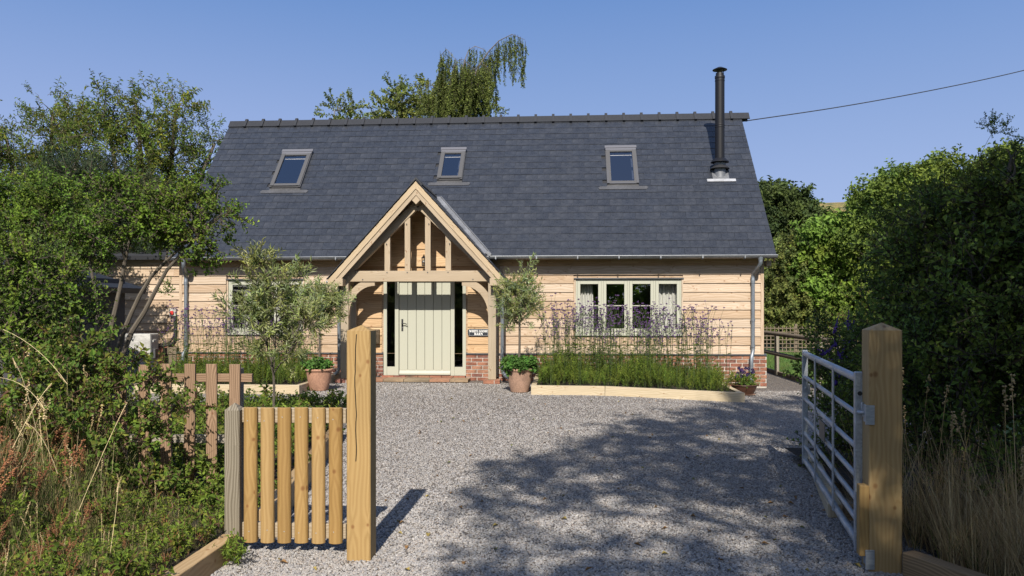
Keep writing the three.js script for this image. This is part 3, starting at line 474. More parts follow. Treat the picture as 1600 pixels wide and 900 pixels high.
// skylights
for (const [x0, x1, ya, yb] of SKY) {
  const s0 = sOf(ya), s1 = sOf(yb), L = s1 - s0, w = x1 - x0, g = new THREE.Group(); g.name = 'skylight'; const o = roofP((x0 + x1) / 2, s0); g.position.set(o[0] + 2, o[1], o[2] + 18); g.rotation.x = PITCH - Math.PI / 2; barn.add(g);
  const bx = (a, b, c, d, e, f) => boxAt(a, b, c, d, e, f, 'y');
  const open = x0 > 0.5 ? 0.035 : 0.0;                                       // the right-hand one stands ajar
  local(g, 'skylight_frame', merge([bx(-w / 2, -w / 2 + 0.05, 0, L, -0.09, 0.075), bx(w / 2 - 0.05, w / 2, 0, L, -0.09, 0.075), bx(-w / 2 + 0.051, w / 2 - 0.051, 0, 0.05, -0.09, 0.06), bx(-w / 2 + 0.051, w / 2 - 0.051, L - 0.05, L, -0.09, 0.075)]), M.skyFrame);
  local(g, 'hood', merge([bx(-w / 2 - 0.012, w / 2 + 0.012, L - 0.055, L + 0.03, 0.077, 0.10), bx(-w / 2 + 0.002, w / 2 - 0.002, L - 0.125, L - 0.06, 0.077, 0.094)]), M.aluLight);
  const sash = new THREE.Group(); sash.name = 'sash'; sash.position.set(0, L - 0.12, 0.08); sash.rotation.x = open; g.add(sash);
  const sl = L - 0.14;
  local(sash, 'sash_frame', merge([bx(-w / 2 + 0.012, -w / 2 + 0.092, -sl, 0, -0.025, 0.018), bx(w / 2 - 0.092, w / 2 - 0.012, -sl, 0, -0.025, 0.018), bx(-w / 2 + 0.093, w / 2 - 0.093, -sl, -sl + 0.07, -0.025, 0.014), bx(-w / 2 + 0.093, w / 2 - 0.093, -0.06, 0, -0.025, 0.014)]), M.skySash);
  local(sash, 'pane', new THREE.PlaneGeometry(w - 0.184, sl - 0.128).translate(0, -sl / 2, -0.004), M.glassSky);
  local(g, 'blind_bar', bx(-w / 2 + 0.10, w / 2 - 0.10, L - 0.26, L - 0.245, 0.03, 0.04), M.offWhite);
  const ap = new THREE.Shape(); ap.moveTo(-w / 2 - 0.16, -0.15); ap.lineTo(-w / 2 - 0.185, -0.10); ap.lineTo(-w / 2 - 0.15, -0.055); ap.lineTo(-w / 2, -0.055); ap.lineTo(-w / 2 + 0.01, 0.01); ap.lineTo(w / 2 - 0.01, 0.01); ap.lineTo(w / 2, -0.055); ap.lineTo(w / 2 + 0.15, -0.055); ap.lineTo(w / 2 + 0.185, -0.09); ap.lineTo(w / 2 + 0.15, -0.15); ap.closePath();
  local(g, 'flashing', uvm(new THREE.ExtrudeGeometry(ap, { depth: 0.006, bevelEnabled: false }).translate(0, 0, 0.024), 'x', 0.8, 0.8), M.alu);
}
{ // gutters and downpipes
  const half = new THREE.Shape(); half.absarc(0, 0, 0.058, Math.PI, 2 * Math.PI, false); half.absarc(0, 0, 0.054, 2 * Math.PI, Math.PI, true);
  const gut = (x0, x1) => { const h = new THREE.ExtrudeGeometry(half, { depth: x1 - x0, bevelEnabled: false, curveSegments: 10 }).rotateY(Math.PI / 2).translate(x0, 2.553, EAVE_Z + 0.035), bead = new THREE.CylinderGeometry(0.009, 0.009, x1 - x0, 8).rotateZ(Math.PI / 2).translate((x0 + x1) / 2, 2.553, EAVE_Z + 0.095); return merge([h, bead]); };
  for (const [a, b] of [[VX0 + 0.06, PX - 1.22], [PX + 1.22, VX1 + 0.01]]) {
    const g = part(barn, 'gutter', gut(a, b), M.gutter);
    for (let x = a + 0.25; x < b; x += 0.79) part(g, 'gutter_bracket', merge([boxAt(x - 0.012, x + 0.012, 2.50, 2.566, EAVE_Z + 0.085, EAVE_Z + 0.108), boxAt(x - 0.012, x + 0.012, 2.482, 2.494, EAVE_Z - 0.03, EAVE_Z + 0.085)]), M.gutter);
  }
  const gz = EAVE_Z + 0.035, wz = Z + 0.085;
  for (const [xt, xb] of [[-7.60, -7.69], [3.70, 3.625]]) {
    const d = part(barn, 'downpipe', merge([tube([[xt, 2.52, gz], [xt, 2.40, gz], [lerp(xt, xb, 0.5), 2.29, (gz + wz) / 2], [xb, 2.18, wz], [xb, 2.05, wz]], 0.038, 16, 10), tube([[xb, 2.08, wz], [xb, 0.82, wz]], 0.036, 4, 10), tube([[xb, 0.83, wz], [xb, 0.72, wz], [xb - 0.035, 0.60, wz + 0.045], [xb - 0.04, 0.45, wz + 0.05], [xb - 0.04, 0.03, wz + 0.05]], 0.037, 14, 10)]), M.galvPipe);
    part(d, 'hopper', new THREE.CylinderGeometry(0.055, 0.04, 0.09, 12).translate(xt, 2.478, gz), M.galvPipe);
    for (const y of [2.06, 1.32, 0.82]) part(d, 'pipe_collar', new THREE.CylinderGeometry(0.043, 0.043, 0.05, 12).translate(xb, y, wz), M.galvPipe);
  }
}
{ // flue
  const fx = 3.26, fz = -16.75, s = (EAVE_Z - fz) / CP, fy = EAVE_Y + s * SP_, lathe = (pts, n = 20) => new THREE.LatheGeometry(pts.map(([r, y]) => new THREE.Vector2(r, y)), n).translate(fx, 0, fz);
  const f = part(barn, 'flue', lathe([[0.098, fy + 0.28], [0.098, fy + 2.02], [0.105, fy + 2.02], [0.105, fy + 2.07], [0.085, fy + 2.07], [0.085, fy + 2.13], [0.07, fy + 2.13], [0.07, fy + 1.9]]), M.black);
  for (const y of [0.98, 1.02, 1.96]) part(f, 'flue_band', lathe([[0.098, fy + y], [0.1025, fy + y], [0.1025, fy + y + 0.025], [0.098, fy + y + 0.025]]), M.black);
  part(f, 'cowl', merge([lathe([[0.0, fy + 2.265], [0.05, fy + 2.255], [0.15, fy + 2.205], [0.152, fy + 2.195], [0.02, fy + 2.20]]), ...[0, 1, 2].map((k) => new THREE.CylinderGeometry(0.007, 0.007, 0.1, 6).translate(fx + 0.075 * Math.cos(k * 2.1 + 0.4), fy + 2.16, fz + 0.075 * Math.sin(k * 2.1 + 0.4)))]), M.black);
  part(f, 'storm_collar', lathe([[0.10, fy + 0.33], [0.115, fy + 0.33], [0.19, fy + 0.255], [0.192, fy + 0.245], [0.105, fy + 0.25]]), M.black);
  part(f, 'storm_collar', lathe([[0.11, fy + 0.19], [0.20, fy + 0.12], [0.202, fy + 0.108], [0.11, fy + 0.115]]), M.blackMatt);
  part(f, 'lead_slate', merge([uvm(lathe([[0.125, fy - 0.16], [0.115, fy + 0.24]])), uvm(new THREE.BoxGeometry(0.34, 0.40, 0.006).rotateX(PITCH - Math.PI / 2).translate(fx, fy + 0.02, fz + 0.02))]), M.lead);
}
part(barn, 'flue_apron', uvm(new THREE.BoxGeometry(0.59, 0.085, 0.006).rotateX(PITCH - Math.PI / 2)), M.leadNew, roofP(3.26, (EAVE_Z + 16.75) / CP - 0.235).map((v, i) => v + [0, 0.021, 0.024][i]));
// windows: sage timber casements
function windowAt(x0, n, curtains) {
  const cw = 0.51, x1 = x0 + n * cw + 0.02, yb = 1.01, yt = 2.115, zf = Z + 0.005;
  const w = part(barn, 'window', merge([boxAt(x0 - 0.03, x0, yb - 0.02, yt + 0.02, Z - 0.1, zf + 0.03, 'y'), boxAt(x1, x1 + 0.03, yb - 0.02, yt + 0.02, Z - 0.1, zf + 0.03, 'y')]), M.larch[3]);
  const jambs = [boxAt(x0 + 0.001, x1 - 0.001, yb + 0.031, yb + 0.07, zf - 0.06, zf + 0.012), boxAt(x0 + 0.001, x1 - 0.001, yt - 0.03, yt, zf - 0.06, zf + 0.012)];
  for (let k = 0; k <= n; k++) { const x = x0 + 0.01 + k * cw; jambs.push(boxAt(Math.max(x0 + 0.002, x - 0.018), Math.min(x1 - 0.002, x + 0.018), yb + 0.0705, yt - 0.0305, zf - 0.06, zf + 0.010, 'y')); }
  part(w, 'window_frame', merge(jambs), M.paint);
  part(w, 'sill', rboxAt(x0 - 0.015, x1 + 0.015, yb - 0.005, yb + 0.03, zf - 0.05, zf + 0.06, 0.006), M.paint);
  part(w, 'head_flashing', boxAt(x0 - 0.04, x1 + 0.04, yt + 0.006, yt + 0.03, Z, zf + 0.055), M.alu);
  for (let k = 0; k < n; k++) {
    const a = x0 + 0.01 + k * cw + 0.021, b = a + cw - 0.042, c = yb + 0.074, d = yt - 0.034, st = 0.058, zz = zf + 0.022, P = M.paint;
    part(w, 'casement', merge([rboxAt(a, a + st, c, d, zz - 0.045, zz, 0.003, 'y'), rboxAt(b - st, b, c, d, zz - 0.045, zz, 0.003, 'y'), rboxAt(a + st + 0.0005, b - st - 0.0005, d - st, d, zz - 0.045, zz - 0.0005, 0.003), rboxAt(a + st + 0.0005, b - st - 0.0005, c, c + st * 1.1, zz - 0.045, zz - 0.0005, 0.003)]), P);
    part(w, 'glazing_bar', boxAt(a + st, b - st, 1.588, 1.606, zz - 0.03, zz - 0.006), P);
    part(w, 'pane', new THREE.PlaneGeometry(b - a - 2 * st, d - c - 2.1 * st), M.glass, [(a + b) / 2, (c + d) / 2, zz - 0.025]);
  }
  return [x0, x1];
}
windowAt(0.21, 4); windowAt(-6.83, 3);
function curtain(x0, x1, label, ph) {
  const n = 60, m = 12, g = new THREE.PlaneGeometry(x1 - x0, 1.35, n, m), P = g.attributes.position;
  for (let i = 0; i < P.count; i++) { const u = (P.getX(i) - -(x1 - x0) / 2) / (x1 - x0), v = P.getY(i) / 1.35 + 0.5; P.setZ(i, 0.022 * Math.sin(u * 30 + ph + 0.6 * Math.sin(v * 4)) + 0.012 * Math.sin(u * 71 + v * 3)); P.setX(i, P.getX(i) + 0.03 * Math.sin(v * 3 + ph) * (1 - v)); }
  g.computeVertexNormals();
  top('curtain', g, M.curtain, label, 'curtain', null, null, [(x0 + x1) / 2, 1.62, Z - 0.21]);
}
curtain(0.26, 0.55, 'pale curtain gathered at the left end of the four pane window', 0.3); curtain(1.80, 2.22, 'wide pale pleated curtain at the right end of the four pane window', 1.9);
curtain(-6.62, -6.50, 'narrow pale curtain in the left window behind the olive', 0.8);
{ // front door with its side lights
  const zf = Z + 0.0, y0 = 0.205, yt = 2.13, X0 = -3.63, X1 = -1.97;
  const d = part(barn, 'door', merge([boxAt(X0, X0 + 0.065, y0, yt, zf - 0.1, zf + 0.03, 'y'), boxAt(X1 - 0.065, X1, y0, yt, zf - 0.1, zf + 0.03, 'y'), boxAt(X0 + 0.0655, X1 - 0.0655, yt - 0.055, yt, zf - 0.1, zf + 0.03), boxAt(-3.40, -3.325, y0, yt - 0.0555, zf - 0.1, zf + 0.028, 'y'), boxAt(-2.275, -2.20, y0, yt - 0.0555, zf - 0.1, zf + 0.028, 'y')]), M.paint);
  for (const [a, b] of [[X0 + 0.066, -3.401], [-2.199, X1 - 0.066]]) {
    part(d, 'bottom_panel', boxAt(a, b, y0, 0.375, zf - 0.05, zf + 0.015), M.paint);
    part(d, 'sidelight_pane', new THREE.PlaneGeometry(b - a, yt - 0.055 - 0.375), M.glassDark, [(a + b) / 2, (yt - 0.055 + 0.375) / 2, zf - 0.02]);
  }
  part(d, 'door_core', boxAt(-3.322, -2.278, y0 + 0.012, yt - 0.06, zf - 0.06, zf - 0.022), M.paintDark);
  const pw = 1.036 / 6; for (let k = 0; k < 6; k++) part(d, 'door_plank', rboxAt(-3.318 + k * pw + 0.0035, -3.318 + (k + 1) * pw - 0.0035, y0 + 0.10, yt - 0.062, zf - 0.021, zf + 0.005, 0.004, 'y'), M.paint);
  part(d, 'weather_bar', extX([[0, 0], [0.045, 0], [0.045, 0.03], [0.012, 0.10], [0, 0.10]], 1.03).translate(-3.315, y0 + 0.012, zf - 0.02), M.paint);
  const h = part(d, 'handle', rboxAt(-3.272, -3.236, 1.09, 1.33, zf + 0.006, zf + 0.016, 0.003, 'y'), M.blackMatt);
  part(h, 'lever', merge([new THREE.CylinderGeometry(0.011, 0.011, 0.05, 8).rotateX(Math.PI / 2).translate(-3.254, 1.235, zf + 0.04), tube([[-3.254, 1.235, zf + 0.062], [-3.20, 1.243, zf + 0.064], [-3.15, 1.225, zf + 0.062]], 0.009, 8, 6)]), M.blackMatt);
  part(h, 'key_cylinder', new THREE.CylinderGeometry(0.011, 0.011, 0.012, 10).rotateX(Math.PI / 2).translate(-3.254, 1.155, zf + 0.02), M.steel);
}
{ // doorstep of flat clay pavers, one course of bricks under the door
  const step = part(barn, 'doorstep', boxAt(-3.75, -1.9, -0.05, 0.165, Z + 0.045, Z + 0.5), M.mortar), R = rng(55);
  for (let k = 0; k < 7; k++) part(step, 'brick', rboxAt(-3.64 + k * 0.239, -3.64 + k * 0.239 + 0.232, 0.17, 0.205, Z + 0.046, Z + 0.12, 0.004), pick(R, M.brick));
  const cuts = [-3.93, -3.52, -3.12, -2.62, -2.22, -1.86]; for (let k = 0; k < 5; k++) part(step, 'paver', rboxAt(cuts[k] + 0.004, cuts[k + 1] - 0.004, 0.12, 0.172 + 0.003 * R(), Z + 0.125, Z + 0.545, 0.005), M.paver[[0, 3, 1, 0, 3][k]]);
}
{ // ------------------------------------------------------------------ the oak porch
  const porch = new THREE.Group(); porch.name = 'porch'; const pw0 = [PX, 0, Z]; porch.position.set(PX + 2, 0, Z + 18); at.set(porch, pw0); barn.add(porch);
  const O = M.oak, R = rng(88), w = 0.14;
  const tieY0 = 2.058, tieY1 = 2.265, xL = -4.22, xR = -1.40;
  const zF = TR + 0.07, zB = TR - 0.07;
  part(porch, 'tie_beam', rboxAt(xL, xR, tieY0, tieY1, zB, zF, 0.007), O);
  // principal rafters
  const ap = 3.56, pr = (s) => bar([PX + s * 1.36, tieY1 - 0.01, TR], [PX + s * 0.02, ap - 0.02, TR], 0.15, 0.13, 0.006);
  for (const s of [-1, 1]) { part(porch, 'principal_rafter', pr(s), O); }
  part(porch, 'king_block', rbox(0.17, 0.17, 0.128, 0.006).rotateZ(Math.PI / 4).translate(PX, ap - 0.035, TR), M.oakGrey);
  const under = (x) => ap - 0.11 - Math.abs(x - PX) * (ap - tieY1) / 1.35 + 0.03;
  for (const x of [-3.408, -3.016, -2.622, -2.228]) part(porch, 'strut', rboxAt(x - 0.054, x + 0.054, tieY1 + 0.001, under(Math.abs(x - PX) > 0.4 ? x + 0.054 * Math.sign(PX - x) : x), TR - 0.05, TR + 0.05, 0.005, 'y'), O);
  for (const [x, y] of [[-3.408, 2.235], [-3.016, 2.235], [-2.622, 2.235], [-2.228, 2.235], [-4.02, 2.23], [-1.60, 2.23], [-3.88, 2.10], [-1.75, 2.10], [-3.42, 2.78], [-2.2, 2.78], [-3.03, 3.16], [-2.6, 3.16]]) part(porch, 'peg', new THREE.CylinderGeometry(0.010, 0.010, 0.02, 8).rotateX(Math.PI / 2).translate(x, y, zF + (y > 2.3 ? -0.004 : 0.004)), M.leadDark);
  // posts on brick pads, curved braces
  for (const s of [-1, 1]) {
    const x = PX + s * 1.425;
    part(porch, 'post', rboxAt(x - 0.075, x + 0.075, 0.19, 2.18, TR - 0.074, TR + 0.074, 0.008, 'y'), M.oakGrey);
    const pad = part(porch, 'pad', boxAt(x - 0.155, x + 0.155, -0.05, 0.182, TR - 0.155, TR + 0.155), M.mortar);
    for (const y of [0.152, 0.076]) for (const [dx, ww] of y > 0.1 ? [[-0.06, 0.205], [0.105, 0.10]] : [[-0.105, 0.10], [0.06, 0.205]]) part(pad, 'brick', rboxAt(x + dx - ww / 2, x + dx + ww / 2, y - 0.033, y + 0.034, TR + 0.1, TR + 0.163, 0.004), pick(R, M.brick));
    part(pad, 'brick', rboxAt(x - 0.152, x + 0.152, 0.183, 0.189, TR - 0.152, TR + 0.152, 0.002), M.brick[3]);
    part(porch, 'wall_post', rboxAt(x - 0.07, x + 0.07, 0.19, 2.2, Z + 0.045, Z + 0.11, 0.006, 'y'), M.oakGrey);
    const b = new THREE.Shape(), N = 12, pt = (t, r) => { const a = t * Math.PI / 2; return [s * (-0.58 + r * Math.cos(a)) , 1.42 + r * 1.12 * Math.sin(a)]; };
    for (let k = 0; k <= N; k++) { const q = pt(k / N, 0.50); k ? b.lineTo(...q) : b.moveTo(...q); } for (let k = N; k >= 0; k--) b.lineTo(...((q) => [q[0], Math.min(q[1], tieY0 - 0.001)])(pt(k / N, 0.625))); b.closePath();
    part(porch, 'brace', uvm(new THREE.ExtrudeGeometry(b, { depth: 0.09, bevelEnabled: false }).translate(x, 0, TR - 0.045), 'x'), O);
    // wall plate running back from the truss, and its end in front
    const px_ = PX + s * 1.475;
    part(porch, 'wall_plate', rboxAt(px_ - 0.075, px_ + 0.075, 1.97, 2.11, Z + 0.05, BG + 0.01, 0.007, 'z'), O);
    part(porch, 'side_beam', rboxAt(x - 0.07, x + 0.07, 1.86, 1.969, Z + 0.112, TR - 0.076, 0.006, 'z'), O);
  }
  part(porch, 'ridge_beam', rbox(0.15, 0.15, BG - Z - 0.1, 0.006, 'z').rotateZ(Math.PI / 4).translate(PX, 3.615, (BG + Z) / 2 + 0.03), O);
  // roof slopes: boarding, slates, barge boards
  const a = 47.8 * Math.PI / 180, eaveHalf = 1.69, LEN = eaveHalf / Math.cos(a), zEnd = (y) => EAVE_Z - (y - EAVE_Y) / Math.tan(PITCH);
  const roof = part(porch, 'porch_roof', merge([-1, 1].map((s) => {
    // the slope reaches back to the main roof: a sheet cut along the valley
    const sh = new THREE.Shape(), q = (d) => { const y = PORCH_RY - d * Math.sin(a); return y > EAVE_Y ? zEnd(y) - 0.06 : Z + 0.02; };
    sh.moveTo(0, BG - 0.02); sh.lineTo(LEN, BG - 0.02); sh.lineTo(LEN, Z + 0.02); const dE = (PORCH_RY - EAVE_Y) / Math.sin(a); sh.lineTo(dE, Z + 0.02); sh.lineTo(dE - 0.01, zEnd(EAVE_Y)); sh.lineTo(0, q(0)); sh.closePath();
    const g = new THREE.ExtrudeGeometry(sh, { depth: 0.03, bevelEnabled: false });      // (d, z, thickness)
    const P = g.attributes.position; for (let i = 0; i < P.count; i++) { const d = P.getX(i), z = P.getY(i), t = P.getZ(i) - 0.045; P.setXYZ(i, PX + s * (d * Math.cos(a) + t * Math.sin(a)), PORCH_RY - d * Math.sin(a) + t * Math.cos(a), z); }
    g.computeVertexNormals(); return uvm(g, 'z');
  })), M.rail);
  const GA = 0.2, W = 0.25;
  for (const s of [-1, 1]) for (let r = 0; r * GA < LEN; r++) {
    const d1 = LEN + 0.02 - r * GA, d0 = Math.max(0, d1 - 0.29), dm = d1 - 0.1, y = PORCH_RY - dm * Math.sin(a), zb = y > EAVE_Y ? zEnd(y) : Z + 0.03;
    for (let z = BG + 0.045 + (r % 2) * W / 2; z > zb; z -= W) {
      const p = Math.min(z, BG + 0.045), q = Math.max(z - W, zb); if (p - q < 0.03) continue;
      const cd = (d0 + d1) / 2, lift = 0.004;
      part(roof, 'slate', uvm(new THREE.BoxGeometry(d1 - d0, 0.0085, p - q - 0.004), 'z', 0.9, 0.9), pick(R, M.slate), [PX + s * (cd * Math.cos(a) + lift * Math.sin(a)), PORCH_RY - cd * Math.sin(a) + lift * Math.cos(a), (p + q) / 2], [0, 0, s * (-a + 0.03)]);
    }
  }
  const zr = zEnd(PORCH_RY) + 0.02; const rs = new THREE.Shape([[-0.11, -0.118], [0, 0.004], [0.11, -0.118], [0.124, -0.106], [0.01, 0.03], [-0.01, 0.03], [-0.124, -0.106]].map((p) => new THREE.Vector2(...p)));
  for (let z = BG, k = 0; z > zr + 0.05; z -= 0.405, k++) { const L = Math.min(0.402, z - zr); part(roof, 'ridge_tile', uvm(new THREE.ExtrudeGeometry(rs, { depth: L, bevelEnabled: false }), 'z', 0.8, 0.8), M.ridge, [PX, PORCH_RY + 0.018, z - L]); if (k) part(roof, 'ridge_joint', uvm(new THREE.ExtrudeGeometry(rs, { depth: 0.06, bevelEnabled: false }).scale(1.1, 1.1, 1), 'z', 0.8, 0.8), M.ridge, [PX, PORCH_RY + 0.022, z - 0.03]); }
  // barge boards: a wide board and a narrower one proud of it above
  for (const s of [-1, 1]) {
    const brd = (o0, o1, z0, z1, ext, m, nm) => { const sh = new THREE.Shape([[0, PORCH_RY - o0 / Math.cos(a)], [s * (eaveHalf + ext), PORCH_RY - o0 / Math.cos(a) - (eaveHalf + ext) * Math.tan(a)], [s * (eaveHalf + ext), PORCH_RY - o1 / Math.cos(a) - (eaveHalf + ext) * Math.tan(a)], [0, PORCH_RY - o1 / Math.cos(a)]].map((p) => new THREE.Vector2(...p)));
      const g = new THREE.ExtrudeGeometry(sh, { depth: z1 - z0, bevelEnabled: false }).translate(0, 0, z0), uv = new Float32Array(g.attributes.position.count * 2), P = g.attributes.position, sh_ = R(); for (let i = 0; i < P.count; i++) { const x = P.getX(i), y = P.getY(i) - PORCH_RY; uv[2 * i] = (s * x * Math.cos(a) - y * Math.sin(a)) / 2 + sh_; uv[2 * i + 1] = (s * x * Math.sin(a) + y * Math.cos(a) + P.getZ(i)) / 0.5; } g.setAttribute('uv', new THREE.BufferAttribute(uv, 2)); return part(porch, nm, g.translate(PX, 0, 0), m); };
    brd(0.016, 0.112, BG - 0.03, BG + 0.012, 0.0, M.fresh, 'barge_board'); brd(0.1125, 0.19, BG - 0.04, BG - 0.006, -0.02, O, 'barge_board');
    for (let k = 0; k < 6; k++) { const d = 0.35 + k * 0.4; if (d < LEN - 0.05) part(porch, 'batten', bar([PX + s * (d * Math.cos(a) - 0.075 * Math.sin(a)), PORCH_RY - d * Math.sin(a) - 0.075 * Math.cos(a), Z + 0.05], [PX + s * (d * Math.cos(a) - 0.075 * Math.sin(a)), PORCH_RY - d * Math.sin(a) - 0.075 * Math.cos(a), BG - 0.05], 0.05, 0.05, 0.003, V(0, 1, 0)), M.rail); }
    // lead valley
    const vp = (y, off) => { const x = PX + s * ((PORCH_RY - y) / PT + off), z = EAVE_Z - (y - EAVE_Y) / Math.tan(PITCH); return V(x, y + CP * 0.034, z + SP_ * 0.034); };
    const m = new Mesher(), c = [1, 1, 1], n = 10; for (let k = 0; k < n; k++) { const y1 = lerp(PORCH_RY - 0.10, EAVE_Y + 0.02, k / n), y2 = lerp(PORCH_RY - 0.10, EAVE_Y + 0.02, (k + 1) / n), A = vp(y1, -0.02), B = vp(y1, 0.125), D = vp(y2, -0.02), E = vp(y2, 0.125); m.tri(A, D, E, c); m.tri(A, E, B, c); }
    const lead = m.build(); lead.deleteAttribute('color'); const th = lead.clone().translate(0, -0.012, -0.012);
    const roll = limb([vp(PORCH_RY - 0.10, 0.115), vp(3.2, 0.115), vp(EAVE_Y + 0.02, 0.115)], 0.016, 0.016, 8, 6);
    part(roof, 'lead_valley', merge([uvm(lead, 'x', 0.6, 0.6), uvm(th, 'x', 0.6, 0.6), uvm(roll, 'x', 0.6, 0.6)]), M.lead);
    part(roof, 'valley_end', rbox(0.11, 0.07, 0.14, 0.012).rotateZ(-s * 0.7).translate(PX + s * 1.335, 2.60, EAVE_Z + 0.04), M.lead);
    // the porch's own downpipe
    const dx = PX + s * 1.60, dz = TR - 0.16, dp = part(porch, 'downpipe', tube([[dx, 2.0, dz], [dx, 1.2, dz], [dx, 0.42, dz], [dx + s * 0.005, 0.33, dz + 0.02], [dx + s * 0.09, 0.235, dz + 0.09], [dx + s * 0.17, 0.20, dz + 0.14]], 0.036, 26, 10), M.galvPipe);
    for (const y of [1.9, 0.55]) part(dp, 'pipe_collar', new THREE.CylinderGeometry(0.042, 0.042, 0.05, 12).translate(dx, y, dz), M.galvPipe);
    part(porch, 'porch_gutter', rboxAt(PX + s * 1.70 - 0.05, PX + s * 1.70 + 0.05, 2.02, 2.075, Z + 0.06, BG - 0.06, 0.02, 'z'), M.gutter);
  }
}
{ // things fixed to the front wall
  const cv = document.createElement('canvas'); cv.width = 512; cv.height = 176; const g = cv.getContext('2d');
  g.fillStyle = '#20252d'; g.fillRect(0, 0, 512, 176); g.strokeStyle = '#d8d8d4'; g.lineWidth = 3; g.strokeRect(22, 14, 468, 148); g.fillStyle = '#f4f3ee'; g.textAlign = 'center'; g.textBaseline = 'middle'; g.font = 'bold 76px serif';
  g.save(); g.translate(256, 56); g.scale(0.84, 1); g.fillText('WHITE GOOSE', 0, 0); g.restore(); g.fillText('BARN', 256, 124);
  const t = new THREE.CanvasTexture(cv); t.colorSpace = THREE.SRGBColorSpace;
  const p = thing('name_plate', 'dark slate name plate with white lettering right of the door', 'sign', [-1.715, 1.065, Z + 0.03]);
  const s = new THREE.Shape(), w = 0.215, h = 0.074, n = 0.026; s.moveTo(-w + n, -h); s.lineTo(w - n, -h); s.absarc(w, -h, n, Math.PI, Math.PI / 2, true); s.lineTo(w, h - n); s.absarc(w, h, n, -Math.PI / 2, -Math.PI, true); s.lineTo(-w + n, h); s.absarc(-w, h, n, 0, -Math.PI / 2, true); s.lineTo(-w, -h + n); s.absarc(-w, -h, n, Math.PI / 2, 0, true);
  local(p, 'plate', uvm(new THREE.ExtrudeGeometry(s, { depth: 0.016, bevelEnabled: false })), std({ color: C(0.014, 0.017, 0.022), roughness: 0.5 }));
  local(p, 'lettering', new THREE.PlaneGeometry(0.40, 0.142), std({ map: t, roughness: 0.5 }), [0, 0, 0.0185]);
  const mb = thing('mail_box', 'brown embossed metal letter box on the boards left of the door', 'letter box', [-3.87, 0.98, Z + 0.035]);
  local(mb, 'case', rbox(0.34, 0.29, 0.10, 0.012).translate(0, 0, 0.05), M.bronze); local(mb, 'front_panel', merge([rbox(0.27, 0.22, 0.012, 0.004).translate(0, -0.01, 0.104), ...[0, 1, 2, 3].map((k) => new THREE.TorusGeometry(0.035, 0.008, 6, 16).translate(-0.09 + 0.06 * k, -0.01 + 0.03 * (k % 2 ? 1 : -1), 0.11))]), M.bronze); local(mb, 'flap', rbox(0.29, 0.03, 0.016, 0.004).translate(0, 0.118, 0.106), M.bronze);
  const ln = thing('porch_lantern', 'small black glass lantern on the wall above the door, behind the truss', 'lantern', [-2.80, 2.50, Z + 0.04]);
  local(ln, 'bracket', merge([rbox(0.05, 0.12, 0.015, 0.004).translate(0, 0.02, 0), tube([[0, 0.06, 0], [0, 0.11, 0.05], [0, 0.10, 0.10]], 0.008, 8, 6), new THREE.CylinderGeometry(0.006, 0.006, 0.03, 6).translate(0, 0.09, 0.10)]), M.black);
  local(ln, 'cage', merge([new THREE.CylinderGeometry(0.012, 0.055, 0.045, 8).translate(0, 0.06, 0.10), new THREE.CylinderGeometry(0.04, 0.03, 0.015, 8).translate(0, -0.105, 0.10), ...[0, 1, 2, 3].map((k) => new THREE.CylinderGeometry(0.004, 0.004, 0.15, 5).translate(0.042 * Math.cos(k * 1.571 + 0.785), -0.03, 0.10 + 0.042 * Math.sin(k * 1.571 + 0.785)))]), M.black);
  local(ln, 'lantern_glass', new THREE.CylinderGeometry(0.036, 0.034, 0.14, 12, 1, true).translate(0, -0.03, 0.10), M.glass);
  local(ln, 'bulb', new THREE.SphereGeometry(0.022, 10, 8).translate(0, -0.03, 0.10), M.white);
}
{ // the lower wing set back on the left
  const zx = -16.75, x0 = -11.6, x1 = BX0 + 0.0, R = rng(313);
  const w = thing('side_wing', 'lower board clad wing set back at the left end of the barn', 'outbuilding', [-9.7, 0, -18.5]);
  const wall = part(w, 'wall', merge([boxAt(x0, x1, 0.3, 2.6, zx - 0.14, zx), boxAt(x0, x0 + 0.14, 0.3, 2.6, -20.5, zx - 0.141, 'z')]), M.larch[4]);
  for (let r = 0; r < 11; r++) { let a = x0 - 0.01; while (a < x1 - 0.1) { const b = Math.min(x1 - 0.002, a + 2.2 + 1.4 * R()); part(wall, 'cladding_board', extX([[0, 0], [0.040, 0], [0.040, 0.005], [0.012, 0.194], [0, 0.194]], b - a - 0.002).translate(a, 0.70 + r * 0.1725, zx + 0.002), pick(R, M.larch)); a = b; } }
  part(w, 'plinth', boxAt(x0 - 0.02, x1, -0.1, 0.69, zx - 0.10, zx + 0.03), M.brick[2]);
  part(w, 'roof', uvm(new THREE.BoxGeometry(x1 - x0 + 0.2, 0.09, 4.1).rotateX(0.16).translate((x0 + x1) / 2 - 0.11, 2.98, -18.55)), M.deck);
  part(w, 'eaves_board', rboxAt(x0 - 0.2, x1 - 0.002, 2.50, 2.66, zx + 0.03, zx + 0.06, 0.004), M.larch[1]);
}
